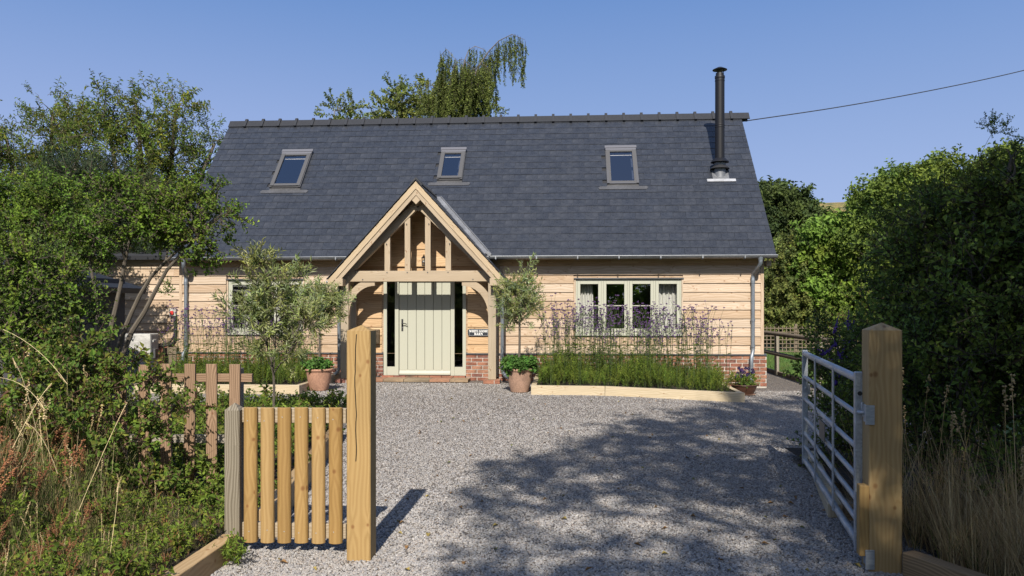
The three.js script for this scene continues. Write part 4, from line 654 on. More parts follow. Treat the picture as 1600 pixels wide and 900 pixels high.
// ------------------------------------------------------------------ posts, gates, fences
function pointedPost(w, d, h, cap) {                     // a square post with a four-way weathered top, base at 0
  const e = 0.006, s = new THREE.Shape(); const a = w / 2, b = d / 2; s.moveTo(-a + e, -b); s.lineTo(a - e, -b); s.lineTo(a, -b + e); s.lineTo(a, b - e); s.lineTo(a - e, b); s.lineTo(-a + e, b); s.lineTo(-a, b - e); s.lineTo(-a, -b + e); s.closePath();
  const body = uvm(new THREE.ExtrudeGeometry(s, { depth: h - cap, bevelEnabled: false }).rotateX(-Math.PI / 2), 'y');
  const c = new THREE.ConeGeometry(Math.SQRT1_2, 1, 4, 1, false).rotateY(Math.PI / 4).scale(w, cap, d).translate(0, h - cap / 2, 0); const cc = c.toNonIndexed(); cc.computeVertexNormals();
  return merge([body, uvm(cc, 'y')]);
}
{
  const p = thing('gate_post', 'tall pale pine gatepost with a pointed top right of the picket gate', 'gatepost', [-1.273, 0, -4.82]);
  local(p, 'post', pointedPost(0.150, 0.150, 1.455, 0.035).translate(0, -0.0, 0), M.pine);
  const cr = new Mesher(); { const R = rng(3); let y = 1.40, x = -0.012; const c = [1, 1, 1]; while (y > 0.62) { const y2 = y - 0.03 - 0.03 * R(), x2 = x + (R() - 0.45) * 0.008; cr.tri(V(x - 0.003, y, 0), V(x2 - 0.003, y2, 0), V(x2 + 0.003, y2, 0), c); cr.tri(V(x - 0.003, y, 0), V(x2 + 0.003, y2, 0), V(x + 0.003, y, 0), c); y = y2; x = x2; } }
  local(p, 'drying_crack', (() => { const g = cr.build(); g.deleteAttribute('color'); return g.translate(0, 0, 0.0758); })(), M.soil);
  const q = thing('gate_post', 'broad pine hanging post of the metal gate, shaded, with a pointed top', 'gatepost', [1.895, 0, -4.825], null, -0.12);
  local(q, 'post', pointedPost(0.185, 0.17, 1.475, 0.045), M.pinePale);
  local(q, 'packer', rbox(0.055, 0.42, 0.07, 0.005, 'y').translate(-0.118, 0.30, 0.05), M.pale[0]);
  const s = thing('gate_post', 'short weathered grey post left of the picket gate', 'gatepost', [-2.115, 0, -4.88]);
  local(s, 'post', pointedPost(0.098, 0.098, 0.955, 0.045), M.grey);
}
{ // picket gate of half-round pales
  const g = thing('picket_gate', 'low pine picket gate of six half round pales, closed', 'gate', [-1.72, 0, -4.88]);
  const half = new THREE.Shape(); half.moveTo(-0.041, 0); half.absellipse(0, 0, 0.041, 0.03, Math.PI, 0, true); half.closePath();
  const R = rng(66), pale = () => uvm(new THREE.ExtrudeGeometry(half, { depth: 0.855, bevelEnabled: true, bevelSize: 0.003, bevelThickness: 0.003, bevelSegments: 1, curveSegments: 10 }).rotateX(-Math.PI / 2).scale(1, 1, -1).translate(0, 0, 0), 'y');
  const xs = [-2.005, -1.895, -1.785, -1.674, -1.563, -1.452];
  xs.forEach((x, k) => { const pg = pale(); local(g, 'pale', flipped(pg), M.pale[k % 3], [x + 1.72, 0.072 + 0.004 * (R() - 0.5), 0.012]); });
  for (const y of [0.875, 0.14]) local(g, 'rail', rbox(0.68, 0.095, 0.04, 0.005).translate(-0.01, y, -0.02), M.oakGrey);
  for (const x of xs) for (const y of [0.86, 0.15]) local(g, 'nail', new THREE.CylinderGeometry(0.0035, 0.0035, 0.004, 6).rotateX(Math.PI / 2).translate(x + 1.72 + (R() - 0.5) * 0.02, y + (R() - 0.5) * 0.03, 0.043), M.galv);
}
function flipped(g) { const h = g.index ? g.toNonIndexed() : g; flip(h); h.computeVertexNormals(); return h; }
{ // brown picket fence behind the weeds
  const zf = -6.02, tilt = 0.05, f = thing('picket_fence', 'brown picket fence half hidden by brambles left of the small gate', 'fence', [-3.2, 0, zf]);
  const R = rng(99), xs = [-3.875, -3.69, -3.515, -3.34, -3.158, -2.975, -2.793, -2.615];
  xs.forEach((x, k) => { const h = 1.075 + 0.02 * (R() - 0.5); local(f, 'picket', rbox(0.088, h, 0.02, 0.003, 'y').translate(0, h / 2 + 0.045, 0), M.picket, [x + 3.2, 0, 0.024 + (x + 3.2) * -tilt], [0, 0, (R() - 0.5) * 0.015]); });
  for (const y of [1.005, 0.52, 0.10]) local(f, 'rail', bar([-3.95 + 3.2, y, 0.035], [-2.48 + 3.2, y, -0.037], 0.066, 0.03, 0.004), y < 0.9 ? M.railSilver : M.picket);
  for (const x of [-3.92, -2.62]) local(f, 'post', rbox(0.08, 1.08, 0.08, 0.004, 'y').translate(0, 0.54, 0), M.grey, [x + 3.2, 0, -0.04 - (x + 3.2) * tilt]);
}
{ // galvanised field gate, opened inwards
  const dx = 2.28 - 1.80, dz = -7.62 + 4.92, L = Math.hypot(dx, dz), turn = Math.atan2(-dz, dx);
  const g = thing('field_gate', 'galvanised seven bar metal field gate standing open', 'gate', [1.80, 0, -4.92], null, turn);
  const tb = (y, r) => uvm(new THREE.CylinderGeometry(r, r, L - 0.05, 12).rotateZ(Math.PI / 2).translate(L / 2, y, 0), 'x', 0.5, 0.5);
  [[1.125, 0.026], [0.905, 0.017], [0.695, 0.017], [0.515, 0.017], [0.37, 0.017], [0.245, 0.017], [0.115, 0.024]].forEach(([y, r]) => local(g, 'gate_bar', tb(y, r), M.galv));
  const near = local(g, 'hanging_stile', uvm(new RoundedBoxGeometry(0.055, 1.10, 0.055, 1, 0.006).translate(0.012, 0.62, 0), 'y', 0.5, 0.5), M.galv);
  local(near, 'bolt_hole', new THREE.CylinderGeometry(0.014, 0.014, 0.002, 12).rotateZ(Math.PI / 2).translate(-0.0165, 1.04, 0), M.blackMatt);
  local(g, 'far_stile', uvm(new RoundedBoxGeometry(0.05, 1.08, 0.05, 1, 0.006).translate(L - 0.02, 0.62, 0), 'y', 0.5, 0.5), M.galv);
  for (const t of [0.31, 0.66]) local(g, 'upright', uvm(new RoundedBoxGeometry(0.042, 1.03, 0.012, 1, 0.003).translate(L * t, 0.62, -0.026), 'y', 0.5, 0.5), M.galv);
  local(g, 'sign_plate', rbox(0.30, 0.14, 0.004, 0.001).translate(L * 0.50, 0.60, -0.03), M.alu);
  local(g, 'latch', merge([rbox(0.16, 0.025, 0.02, 0.004).translate(L + 0.02, 0.80, 0), rbox(0.03, 0.10, 0.03, 0.004).translate(L - 0.02, 0.79, 0.03)]), M.galv);
  for (const y of [0.93, 0.075]) {
    const h = new THREE.Group(); h.name = 'hinge'; g.add(h); h.position.set(0, y, 0); h.rotation.y = -turn;
    local(h, 'eye', merge([new THREE.TorusGeometry(0.022, 0.011, 8, 14).rotateX(Math.PI / 2).translate(0.0, 0, 0.05), new THREE.CylinderGeometry(0.010, 0.010, 0.07, 8).translate(0, 0.025, 0.05), new THREE.CylinderGeometry(0.010, 0.010, 0.05, 8).rotateX(Math.PI / 2).translate(0, 0, 0.035)]), M.galv);
    local(h, 'hook_plate', merge([rbox(0.06, 0.018, 0.03, 0.003).translate(0.032, -0.018, 0.05), rbox(0.010, 0.105, 0.11, 0.002).translate(0.004, 0, 0.12), rbox(0.052, 0.115, 0.010, 0.002).translate(-0.004, 0, 0.176)]), M.galv);
  }
}
{ // sleepers along the planting
  const lay = (a, b, w, h, m, label) => { const A = V(...a), B = V(...b), L = A.distanceTo(B), ang = Math.atan2(-(B.z - A.z), B.x - A.x); const g = top('sleeper', rbox(L, h, w, 0.008), m, label, 'timber edging', 'timber edging round the drive', null, [(A.x + B.x) / 2, A.y + h / 2, (A.z + B.z) / 2]); g.rotation.y = ang; return g; };
  lay([-2.11, 0.0, -3.0], [-2.11, 0.0, -4.80], 0.10, 0.135, M.sleeperWarm, 'timber edging at the foot of the weathered grey post, bottom left');
  lay([-2.035, 0.0, -5.15], [-2.36, 0.0, -7.15], 0.09, 0.20, M.sleeperWarm, 'timber edging just behind the picket gate, along the bed');
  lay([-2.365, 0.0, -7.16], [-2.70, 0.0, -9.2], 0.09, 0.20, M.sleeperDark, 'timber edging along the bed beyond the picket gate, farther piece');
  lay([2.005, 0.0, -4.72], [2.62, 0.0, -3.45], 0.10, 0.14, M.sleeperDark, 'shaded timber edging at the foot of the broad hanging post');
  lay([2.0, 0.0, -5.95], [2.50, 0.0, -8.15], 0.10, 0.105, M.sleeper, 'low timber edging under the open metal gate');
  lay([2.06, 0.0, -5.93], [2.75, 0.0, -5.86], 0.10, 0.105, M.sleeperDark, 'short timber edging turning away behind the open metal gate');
}
function raisedBed(name, label, x0, x1, zf, zb, cut, y) {
  const b = thing(name, label, 'raised bed', [(x0 + x1) / 2, y, zf]);
  const h = 0.155, w = 0.09, fy = (x) => gy(x, zf);
  const segs = [x0, ...cut, x1]; for (let i = 0; i + 1 < segs.length; i++) { const a = segs[i] + 0.002, c = segs[i + 1] - 0.002, ya = fy(a), yc = fy(c); part(b, 'sleeper', bar([a, ya + h / 2 - 0.01, zf - w / 2], [c, yc + h / 2 - 0.01, zf - w / 2], h + 0.02, w, 0.006), i % 2 ? M.sleeper : M.sleeper); }
  for (const [x, s] of [[x0, 1], [x1, -1]]) part(b, 'end_sleeper', bar([x + s * w / 2, fy(x) + h / 2 - 0.012, zf - w - 0.002], [x + s * w / 2, gy(x, zb) + h / 2 - 0.012, zb], h + 0.02, w, 0.006, V(1, 0, 0)), M.sleeper);
  part(b, 'soil', sheet(x0 + w, x1 - w, zb, zf - w, 12, 6, (x, z) => gy(x, z) + h - 0.035 + 0.012 * Math.sin(x * 9 + z * 7), 1), M.soil);
  return b;
}
raisedBed('raised_bed', 'long raised bed of pale sleepers under the four pane window', -0.57, 2.94, -13.02, -15.35, [0.66], 0.05);
raisedBed('raised_bed', 'raised bed of pale sleepers at the left behind the young olive', -7.35, -4.46, -12.86, -15.35, [-5.9], 0.11);
function pot(name, label, category, x, z, R0, H, m, plant) {
  const y = gy(x, z), p = thing(name, label, category, [x, y, z]), pr = [[0, 0.005], [R0 * 0.62, 0.0], [R0 * 0.66, 0.012], [R0 * 0.83, H * 0.45], [R0 * 0.92, H * 0.80], [R0 * 0.93, H * 0.88], [R0 * 1.0, H * 0.90], [R0 * 1.03, H * 0.94], [R0 * 1.0, H * 0.995], [R0 * 0.93, H], [R0 * 0.88, H * 0.96], [R0 * 0.86, H * 0.8]].map((q) => new THREE.Vector2(...q));
  local(p, 'bowl', uvm(new THREE.LatheGeometry(pr, 32), 'x', 0.7, 0.7), m); local(p, 'soil', new THREE.CircleGeometry(R0 * 0.86, 20).rotateX(-Math.PI / 2).translate(0, H * 0.9, 0), M.soil);
  return [p, y + H * 0.9];
}
pot('plant_pot', 'terracotta pot of the potted olive standing left of the porch', 'plant pot', -4.30, -13.42, 0.235, 0.385, M.terracotta[0]);
pot('plant_pot', 'pale terracotta pot of the potted olive right of the porch', 'plant pot', -0.78, -13.40, 0.235, 0.41, M.terracotta[1]);
{ const [b] = pot('flower_bowl', 'low dark glazed bowl of pansies at the right end of the bed', 'flower bowl', 3.19, -14.2, 0.24, 0.19, M.glaze); local(b, 'saucer', new THREE.CylinderGeometry(0.20, 0.17, 0.02, 24).translate(0, 0.008, 0), M.terracotta[1]); b.children[0].scale.set(1, 1, 1); }
{ // heat pump in front of the wing
  const p = thing('heat_pump', 'white box heat pump with a round fan grille beside the barn', 'heat pump', [-8.91, 0.09, -15.62]);
  local(p, 'body', rbox(0.86, 0.86, 0.33, 0.015).translate(0, 0.50, 0), M.white); local(p, 'side_panel', rbox(0.004, 0.80, 0.29, 0.001).translate(0.434, 0.50, 0), M.offWhite);
  local(p, 'fan_plate', rbox(0.56, 0.62, 0.012, 0.004).translate(-0.10, 0.46, 0.168), M.white);
  const fan = local(p, 'fan_opening', new THREE.CircleGeometry(0.25, 32).translate(-0.10, 0.46, 0.1755), M.blackMatt);
  local(p, 'grille', merge([...[0.05, 0.085, 0.12, 0.155, 0.19, 0.225, 0.255].map((r) => new THREE.TorusGeometry(r, 0.0055, 5, 36).translate(-0.10, 0.46, 0.188)), ...[0, 1, 2, 3, 4, 5].map((k) => new THREE.BoxGeometry(0.5, 0.008, 0.006).rotateZ(k * Math.PI / 6).translate(-0.10, 0.46, 0.183)), new THREE.CylinderGeometry(0.055, 0.055, 0.012, 20).rotateX(Math.PI / 2).translate(-0.10, 0.46, 0.190)]), M.offWhite);
  local(p, 'fan_blade', merge([0, 1, 2].map((k) => new THREE.BoxGeometry(0.20, 0.09, 0.004).rotateX(0.4).translate(0.12, 0, 0).rotateZ(k * 2.094).translate(-0.10, 0.46, 0.177))), M.steel);
  local(p, 'handle', rbox(0.02, 0.05, 0.12, 0.008).translate(0.442, 0.78, 0.02), M.offWhite); local(p, 'valve_cover', rbox(0.05, 0.20, 0.12, 0.01).translate(0.455, 0.52, 0.0), M.alu);
  local(p, 'control_label', rbox(0.09, 0.014, 0.003, 0.001).translate(0.29, 0.42, 0.167), M.steel);
  for (const x of [-0.3, 0.3]) local(p, 'foot', rbox(0.06, 0.08, 0.36, 0.004).translate(x, 0.03, 0), M.blackMatt);
  const bx = thing('pipe_box', 'brown timber pipe box beside the heat pump', 'pipe box', [-8.42, 0.1, -16.3]);
  local(bx, 'case', rbox(0.26, 0.46, 0.30, 0.006, 'y').translate(0, 0.23, 0), M.rail); local(bx, 'lid', rbox(0.30, 0.14, 0.34, 0.006).translate(0, 0.53, 0), M.rail);
  const sw = thing('isolator_switch', 'small white isolator switch with a red knob on the wing wall', 'switch', [-8.63, 1.455, -16.68]);
  local(sw, 'case', rbox(0.15, 0.17, 0.07, 0.008), M.white); local(sw, 'knob', new THREE.CylinderGeometry(0.042, 0.042, 0.03, 20).rotateX(Math.PI / 2).translate(0, -0.01, 0.05), M.red); local(sw, 'conduit', merge([rbox(0.06, 0.18, 0.05, 0.005).translate(0.05, -0.19, 0), tube([[0.06, -0.27, 0], [0.06, -0.5, 0.01], [0.0, -0.68, 0.02], [-0.2, -0.74, 0.10], [-0.4, -0.74, 0.35]], 0.022, 18, 7), tube([[0.03, -0.27, 0], [0.03, -0.48, 0.02], [-0.03, -0.64, 0.04], [-0.2, -0.70, 0.12], [-0.4, -0.70, 0.35]], 0.014, 18, 7)]), M.blackMatt);
}
{ // post and rail fence, lawn edging, trellis
  const x = 4.86, f = thing('rail_fence', 'weathered post and rail fence running back beside the lawn', 'fence', [x, 0, -16.5]);
  for (const z of [-13.5, -15.4, -18.45, -20.4]) part(f, 'post', z === -13.5 ? rboxAt(x - 0.06, x + 0.06, 0, 1.04, z - 0.06, z + 0.06, 0.01, 'y') : uvm(new THREE.CylinderGeometry(0.055, 0.055, 0.98, 12).translate(x + 0.03, 0.49, z), 'y'), z === -13.5 ? M.pinePale : M.railSilver);
  for (const y of [0.955, 0.50]) part(f, 'rail', uvm(new THREE.CylinderGeometry(0.048, 0.048, 7.6, 10).rotateX(Math.PI / 2).translate(x - 0.04, y, -17.2), 'z'), M.rail);
  top('lawn_edging', merge([rboxAt(4.885, 4.945, -0.05, 0.085, -21, -9.5, 0.006, 'z')]), M.rail, 'dark timber edging board between gravel and lawn', 'edging');
  const tz = -27, t = thing('trellis', 'square wooden trellis panel across the back of the lawn', 'trellis', [8.2, 0, tz]), R = rng(14);
  const th = 0.92; for (let k = 0; k < 46; k++) part(t, 'lath', rboxAt(5.9 + k * 0.13, 5.9 + k * 0.13 + 0.028, 0.02, th, tz, tz + 0.012, 0.002, 'y'), M.rail);
  for (let r = 0; r < 7; r++) part(t, 'cross_lath', rboxAt(5.85, 11.9, 0.06 + r * 0.13, 0.088 + r * 0.13, tz + 0.0125, tz + 0.024, 0.002), M.rail);
  for (const px of [5.85, 7.8, 9.8, 11.9]) part(t, 'post', rboxAt(px - 0.04, px + 0.04, 0, 1.0, tz - 0.09, tz - 0.01, 0.006, 'y'), M.rail);
}
{ // overhead wire to the gable
  top('overhead_wire', tube([[3.98, 5.80, -18.14], [6.5, 6.32, -19.02], [9.1, 6.93, -19.91], [11.7, 7.62, -20.8], [16.0, 8.95, -22.3]], 0.012, 40, 5), M.blackMatt, 'thin dark overhead wire running from the gable up across the sky', 'wire');
}
{ // dark outbuilding behind the left hedge
  const o = thing('outbuilding', 'dark boarded shed with a slate roof half hidden behind the left hedge', 'shed', [-9.2, 0, -11.5]), R = rng(12);
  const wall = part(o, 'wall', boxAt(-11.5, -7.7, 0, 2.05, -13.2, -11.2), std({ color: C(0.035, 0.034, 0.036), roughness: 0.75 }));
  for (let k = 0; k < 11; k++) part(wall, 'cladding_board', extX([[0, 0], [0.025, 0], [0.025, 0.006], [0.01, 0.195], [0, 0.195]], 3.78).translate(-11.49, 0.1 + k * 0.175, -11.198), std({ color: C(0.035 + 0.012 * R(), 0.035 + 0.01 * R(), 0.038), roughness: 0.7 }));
  part(o, 'roof', merge([bar([-11.9, 3.2, -12.2], [-7.45, 1.85, -12.2], 0.1, 2.5, 0.01)]), M.ridge);
  part(o, 'fascia', bar([-11.9, 3.16, -10.93], [-7.45, 1.81, -10.93], 0.16, 0.03, 0.004), M.black);
}
// ------------------------------------------------------------------ trees and hedges
// left, beyond the wing
tree('ash_tree', 'tall feathery ash tree at the far left, against the sky', 'tree', { seed: 1, base: [-14.446, 0, -21.068], h: 5, r: 0.13, bark: M.barkGrey, density: 74, limbs: 34, sprigs: SP.ash, up: 0.1, sag: 0.05, limbR: 0.16,
  stems: [[[-14.266, 0, -21.081], [-14.356, 2.649, -21.075], [-14.446, 4.813, -21.068], [-14.41, 7.067, -21.071]], [[-14.626, 0, -21.056], [-14.986, 3.01, -21.032], [-15.436, 4.993, -21.001], [-15.706, 6.346, -20.983]], [[-14.176, 0, -21.087], [-14.086, 3.01, -21.093], [-13.817, 4.993, -21.111], [-13.637, 6.346, -21.124]]],
  crown: [[-14.482, 6.652, -21.066, 0.85, 0.75, 0.9, 7, 0.34], [-15.616, 5.66, -20.989, 1.0, 0.9, 1.0, 7, 0.36], [-13.817, 5.751, -21.111, 0.55, 0.9, 0.7, 5, 0.33], [-15.143, 5.256, -21.522, 1.6, 0.8, 1.2, 12, 0.43], [-16.425, 6.382, -20.934, 0.8, 1.4, 1.0, 5, 0.39]] });
tree('ash_tree', 'taller feathery ash tree beside the roof verge at the left', 'tree', { seed: 2, base: [-11.214, 0, -20.286], h: 5, r: 0.13, bark: M.barkGrey, density: 74, limbs: 40, sprigs: SP.ash, up: 0.1, sag: 0.05, limbR: 0.16,
  stems: [[[-11.214, 0, -20.286], [-11.248, 2.6, -20.284], [-11.299, 4.665, -20.28], [-11.523, 7.075, -20.265]], [[-11.128, 0, -20.292], [-10.956, 2.944, -20.304], [-10.612, 5.01, -20.327], [-10.441, 6.989, -20.339]], [[-11.042, 0, -20.298], [-10.698, 2.6, -20.321], [-10.011, 4.493, -20.368], [-9.41, 5.956, -20.409]], [[-11.351, 0, -20.277], [-11.643, 2.944, -20.257], [-11.986, 4.837, -20.233], [-12.244, 6.559, -20.216]]],
  crown: [[-11.643, 6.765, -20.257, 0.7, 0.55, 0.8, 7, 0.31], [-10.492, 6.679, -20.335, 0.45, 0.6, 0.7, 5, 0.29], [-12.072, 5.905, -20.228, 0.6, 0.7, 0.8, 6, 0.33], [-10.011, 5.819, -20.368, 0.85, 0.45, 0.8, 7, 0.31], [-11.042, 5.56, -20.298, 0.9, 0.8, 0.9, 8, 0.34], [-11.471, 4.665, -20.268, 1.5, 0.8, 1.2, 12, 0.41], [-9.84, 5.096, -20.379, 0.7, 0.8, 0.9, 7, 0.34]] });
tree('evergreen_tree', 'dark dense evergreen between the two ash trees', 'tree', { seed: 3, base: [-11.233, 0, -18.28], h: 4, r: 0.16, density: 62, limbs: 14, sprigs: SP.pine, up: 0.7, crown: [[-11.156, 3.903, -18.285, 1.5, 0.9, 1.2, 22, 0.55], [-12.01, 3.436, -18.227, 1.1, 0.9, 1.0, 14, 0.5], [-10.379, 3.592, -18.338, 1.0, 0.9, 1.0, 12, 0.5], [-11.233, 2.346, -18.28, 2.2, 1.3, 1.2, 22, 0.7]] });
tree('hawthorn_tree', 'mid green thorn tree at the far left behind the shed', 'tree', { seed: 4, base: [-10.463, 0, -14.323], h: 2.5, r: 0.12, density: 90, limbs: 14, sprigs: SP.hawBig, crown: [[-10.463, 3.288, -14.323, 1.1, 0.75, 0.9, 18, 0.42], [-11.322, 2.797, -14.265, 0.9, 1.2, 0.9, 12, 0.45], [-9.666, 3.165, -14.377, 0.8, 0.65, 0.8, 14, 0.4], [-10.095, 2.305, -14.348, 1.2, 0.7, 0.8, 12, 0.42]] });
// the sunlit hawthorn by the wing
tree('hawthorn_tree', 'sunlit many stemmed hawthorn reaching across the barn roof corner', 'tree', { seed: 5, base: [-5.211, 0, -8.666], h: 1.5, r: 0.045, bark: M.barkGrey, limbR: 0.35, density: 235, limbs: 40, sprigs: SP.haw, up: 0.5, squash: 0.6,
  stems: [[[-5.247, 0, -8.664], [-5.189, 0.903, -8.668], [-4.99, 1.493, -8.681], [-4.747, 1.936, -8.698], [-4.401, 2.268, -8.722]], [[-5.321, 0, -8.659], [-5.395, 0.977, -8.654], [-5.38, 1.567, -8.655], [-5.468, 2.083, -8.649]], [[-5.231, 0, -8.765], [-5.306, 1.119, -8.76], [-5.172, 1.791, -8.769], [-5.082, 2.276, -8.775], [-4.916, 2.6, -8.686]], [[-5.145, 0, -8.571], [-5.0, 1.129, -8.581], [-4.752, 1.567, -8.597], [-4.519, 2.005, -8.613], [-4.17, 2.369, -8.637]], [[-5.402, 0, -8.854], [-5.665, 1.115, -8.836], [-5.891, 1.567, -8.821], [-5.966, 1.944, -8.816]]],
  crown: [[-5.063, 2.674, -8.676, 0.55, 0.24, 0.5, 22, 0.17], [-4.511, 2.637, -8.714, 0.50, 0.24, 0.45, 18, 0.16], [-5.157, 2.91, -8.77, 0.12, 0.16, 0.2, 5, 0.12], [-4.158, 2.674, -8.738, 0.30, 0.09, 0.3, 7, 0.12], [-3.879, 2.603, -8.657, 0.16, 0.05, 0.2, 4, 0.09], [-3.733, 2.654, -8.667, 0.06, 0.03, 0.1, 2, 0.06], [-4.291, 2.342, -8.729, 0.32, 0.16, 0.35, 10, 0.15], [-4.107, 2.098, -8.742, 0.14, 0.14, 0.2, 5, 0.12], [-5.431, 2.378, -8.651, 0.40, 0.20, 0.45, 14, 0.16], [-5.763, 2.157, -8.629, 0.28, 0.16, 0.4, 7, 0.14], [-4.837, 2.359, -8.892, 0.42, 0.10, 0.4, 11, 0.14], [-4.07, 2.895, -8.744, 0.10, 0.05, 0.15, 3, 0.08], [-4.397, 1.745, -8.421, 0.05, 0.08, 0.1, 2, 0.05, 0.6], [-4.291, 2.954, -8.729, 0.18, 0.05, 0.2, 3, 0.09]] });
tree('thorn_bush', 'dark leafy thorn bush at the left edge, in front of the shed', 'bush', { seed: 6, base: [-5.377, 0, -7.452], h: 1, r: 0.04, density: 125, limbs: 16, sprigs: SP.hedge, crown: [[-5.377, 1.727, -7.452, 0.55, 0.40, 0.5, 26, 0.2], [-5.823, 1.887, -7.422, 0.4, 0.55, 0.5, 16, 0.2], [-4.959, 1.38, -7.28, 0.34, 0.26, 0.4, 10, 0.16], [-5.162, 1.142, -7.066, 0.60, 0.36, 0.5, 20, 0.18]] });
tree('thorn_bush', 'brighter leafy thorn bush at the left edge above the weeds', 'bush', { seed: 7, base: [-4.846, 0, -6.887], h: 1, r: 0.03, density: 200, limbs: 12, sprigs: SP.haw, crown: [[-4.911, 1.452, -6.682, 0.22, 0.2, 0.3, 8, 0.14], [-4.853, 1.806, -6.987, 0.20, 0.14, 0.3, 6, 0.12], [-4.734, 1.597, -6.995, 0.18, 0.12, 0.3, 5, 0.12], [-5.182, 1.986, -6.965, 0.25, 0.14, 0.3, 7, 0.13]] });
// brambles over the picket fence
tree('bramble', 'sunlit bramble climbing over the left end of the picket fence', 'bramble', { seed: 8, base: [-3.271, 0, -5.691], h: 0.6, r: 0.016, density: 420, limbs: 14, sprigs: SP.bramble, crown: [[-3.843, 1.237, -5.953, 0.20, 0.22, 0.3, 11, 0.10], [-3.392, 1.035, -5.683, 0.12, 0.12, 0.12, 6, 0.07], [-3.596, 0.878, -5.769, 0.18, 0.16, 0.2, 6, 0.09], [-3.842, 1.075, -5.753, 0.22, 0.18, 0.3, 9, 0.11], [-3.723, 0.924, -5.36, 0.24, 0.16, 0.25, 10, 0.1], [-3.494, 0.833, -5.375, 0.14, 0.14, 0.2, 5, 0.09], [-3.998, 1.016, -5.341, 0.22, 0.2, 0.25, 8, 0.1], [-3.076, 1.03, -5.654, 0.12, 0.05, 0.08, 4, 0.05]] });
tree('bramble', 'bramble sprays hanging on the middle of the picket fence', 'bramble', { seed: 9, base: [-2.997, 0, -5.509], h: 0.4, r: 0.010, density: 190, limbs: 12, sprigs: SP.bramble, crown: [[-3.047, 0.577, -5.556, 0.12, 0.12, 0.12, 6, 0.07], [-2.906, 0.766, -5.566, 0.10, 0.05, 0.1, 3, 0.06], [-3.211, 0.719, -5.545, 0.12, 0.10, 0.12, 4, 0.07], [-3.311, 0.465, -5.388, 0.18, 0.14, 0.2, 5, 0.09], [-2.741, 0.813, -5.577, 0.06, 0.04, 0.1, 2, 0.05], [-2.922, 0.282, -5.414, 0.12, 0.08, 0.12, 3, 0.07]] });
// behind the house
{
  const D = 27, t = thing('weeping_birch', 'weeping birch leaning above the roof ridge with hanging strands', 'tree', [-4.481, 0, -26.758]), R = rng(31), parts = [], list = [];
  const trunk = [V(-4.481, 0, -26.758), V(-4.261, 5.551, -26.773), V(-3.775, 7.764, -26.806), V(-3.046, 9.756, -26.855), V(-2.317, 10.751, -26.905), V(-1.699, 11.017, -26.947), V(-1.39, 10.818, -26.968)]; parts.push(limb(trunk, 0.13, 0.006, 24, 6));
  const tc = new THREE.CatmullRomCurve3(trunk.slice(1));
  const hangFrom = []; for (let k = 0; k < 60; k++) hangFrom.push([tc.getPointAt(0.38 + 0.62 * k / 59).add(V((R() - 0.5) * 0.12, 0, (R() - 0.5) * 0.3)), 0.55 + R() * 1.1 + (k < 20 ? 0.5 * R() : 0)]);
  const arcs = [[[-3.797, 7.764, -26.804], [-4.106, 9.313, -26.783], [-4.305, 10.154, -26.77], [-4.076, 10.42, -26.585], [-3.719, 9.983, -26.409]], [[-3.709, 8.206, -26.81], [-3.58, 9.772, -27.019], [-3.259, 10.674, -27.141], [-2.867, 10.618, -27.268], [-2.531, 10.146, -27.291]], [[-3.885, 7.874, -26.798], [-4.292, 8.924, -26.971], [-4.71, 9.354, -27.043], [-5.108, 9.158, -27.116]], [[-3.753, 8.428, -26.807], [-3.262, 9.46, -26.44], [-2.763, 9.79, -26.273], [-2.472, 9.414, -26.193]], [[-3.775, 7.985, -26.806], [-3.842, 9.357, -26.2], [-3.534, 9.899, -26.02], [-3.125, 9.58, -25.848]]];
  for (const c0 of arcs) { const c = c0.map((q) => V(...q)); parts.push(limb(c, 0.03, 0.006, 12, 5)); const cc = new THREE.CatmullRomCurve3(c); for (let k = 0; k < 26; k++) hangFrom.push([cc.getPointAt(0.3 + 0.7 * k / 25).add(V((R() - 0.5) * 0.15, 0, (R() - 0.5) * 0.4)), 0.5 + R() * 1.3]); }
  const A0 = V(-4.437, 9.888, -26.761), A1 = V(-2.671, 9.888, -26.881), A2 = V(-3.554, 9.092, -26.821); for (let k = 0; k < 52; k++) { const u = R(), v = R(); hangFrom.push([V(lerp(A0.x, A1.x, u), lerp(A0.y, A2.y, v), lerp(A0.z, A1.z, u) + (R() - 0.5) * 1.2), 0.9 + 1.1 * R()]); }
  for (const [p, L] of hangFrom) { const tone = 0.75 + 0.45 * R(), n = Math.ceil(L / 0.17), w = (R() - 0.5) * 0.12; for (let k = 0; k < n; k++) { const s = tone * (0.85 + 0.3 * R()); list.push({ p: V(p.x + w * k * 0.25 + (R() - 0.5) * 0.08, p.y - k * 0.17, p.z + (R() - 0.5) * 0.1), d: V((R() - 0.5) * 0.3, -1, (R() - 0.5) * 0.3).normalize(), s: 0.46 + 0.22 * R(), a: R() * 6, c: [s, s * 1.03, s * 0.9] }); } if (R() < 0.7) parts.push(limb([p, p.clone().add(V(w * 0.5, -L * 0.5, 0)), p.clone().add(V(w, -L, 0))], 0.005, 0.003, 4, 3)); }
  part(t, 'trunk', merge(parts), M.barkGrey); scatter(t, 'crown', SP.birch, list);
}
tree('birch_tree', 'small bushy birch top showing just above the ridge', 'tree', { seed: 33, base: [-6.118, 0, -28.651], h: 4, r: 0.08, bark: M.barkPale, density: 58, limbs: 12, sprigs: SP.birch, up: 0, crown: [[-6.189, 9.055, -28.646, 0.55, 0.45, 0.6, 11, 0.34], [-6.711, 8.579, -28.611, 0.8, 0.5, 0.6, 8, 0.34], [-5.288, 8.936, -28.707, 0.6, 0.7, 0.6, 10, 0.36], [-2.797, 8.698, -28.877, 0.3, 0.3, 0.4, 4, 0.25]] });
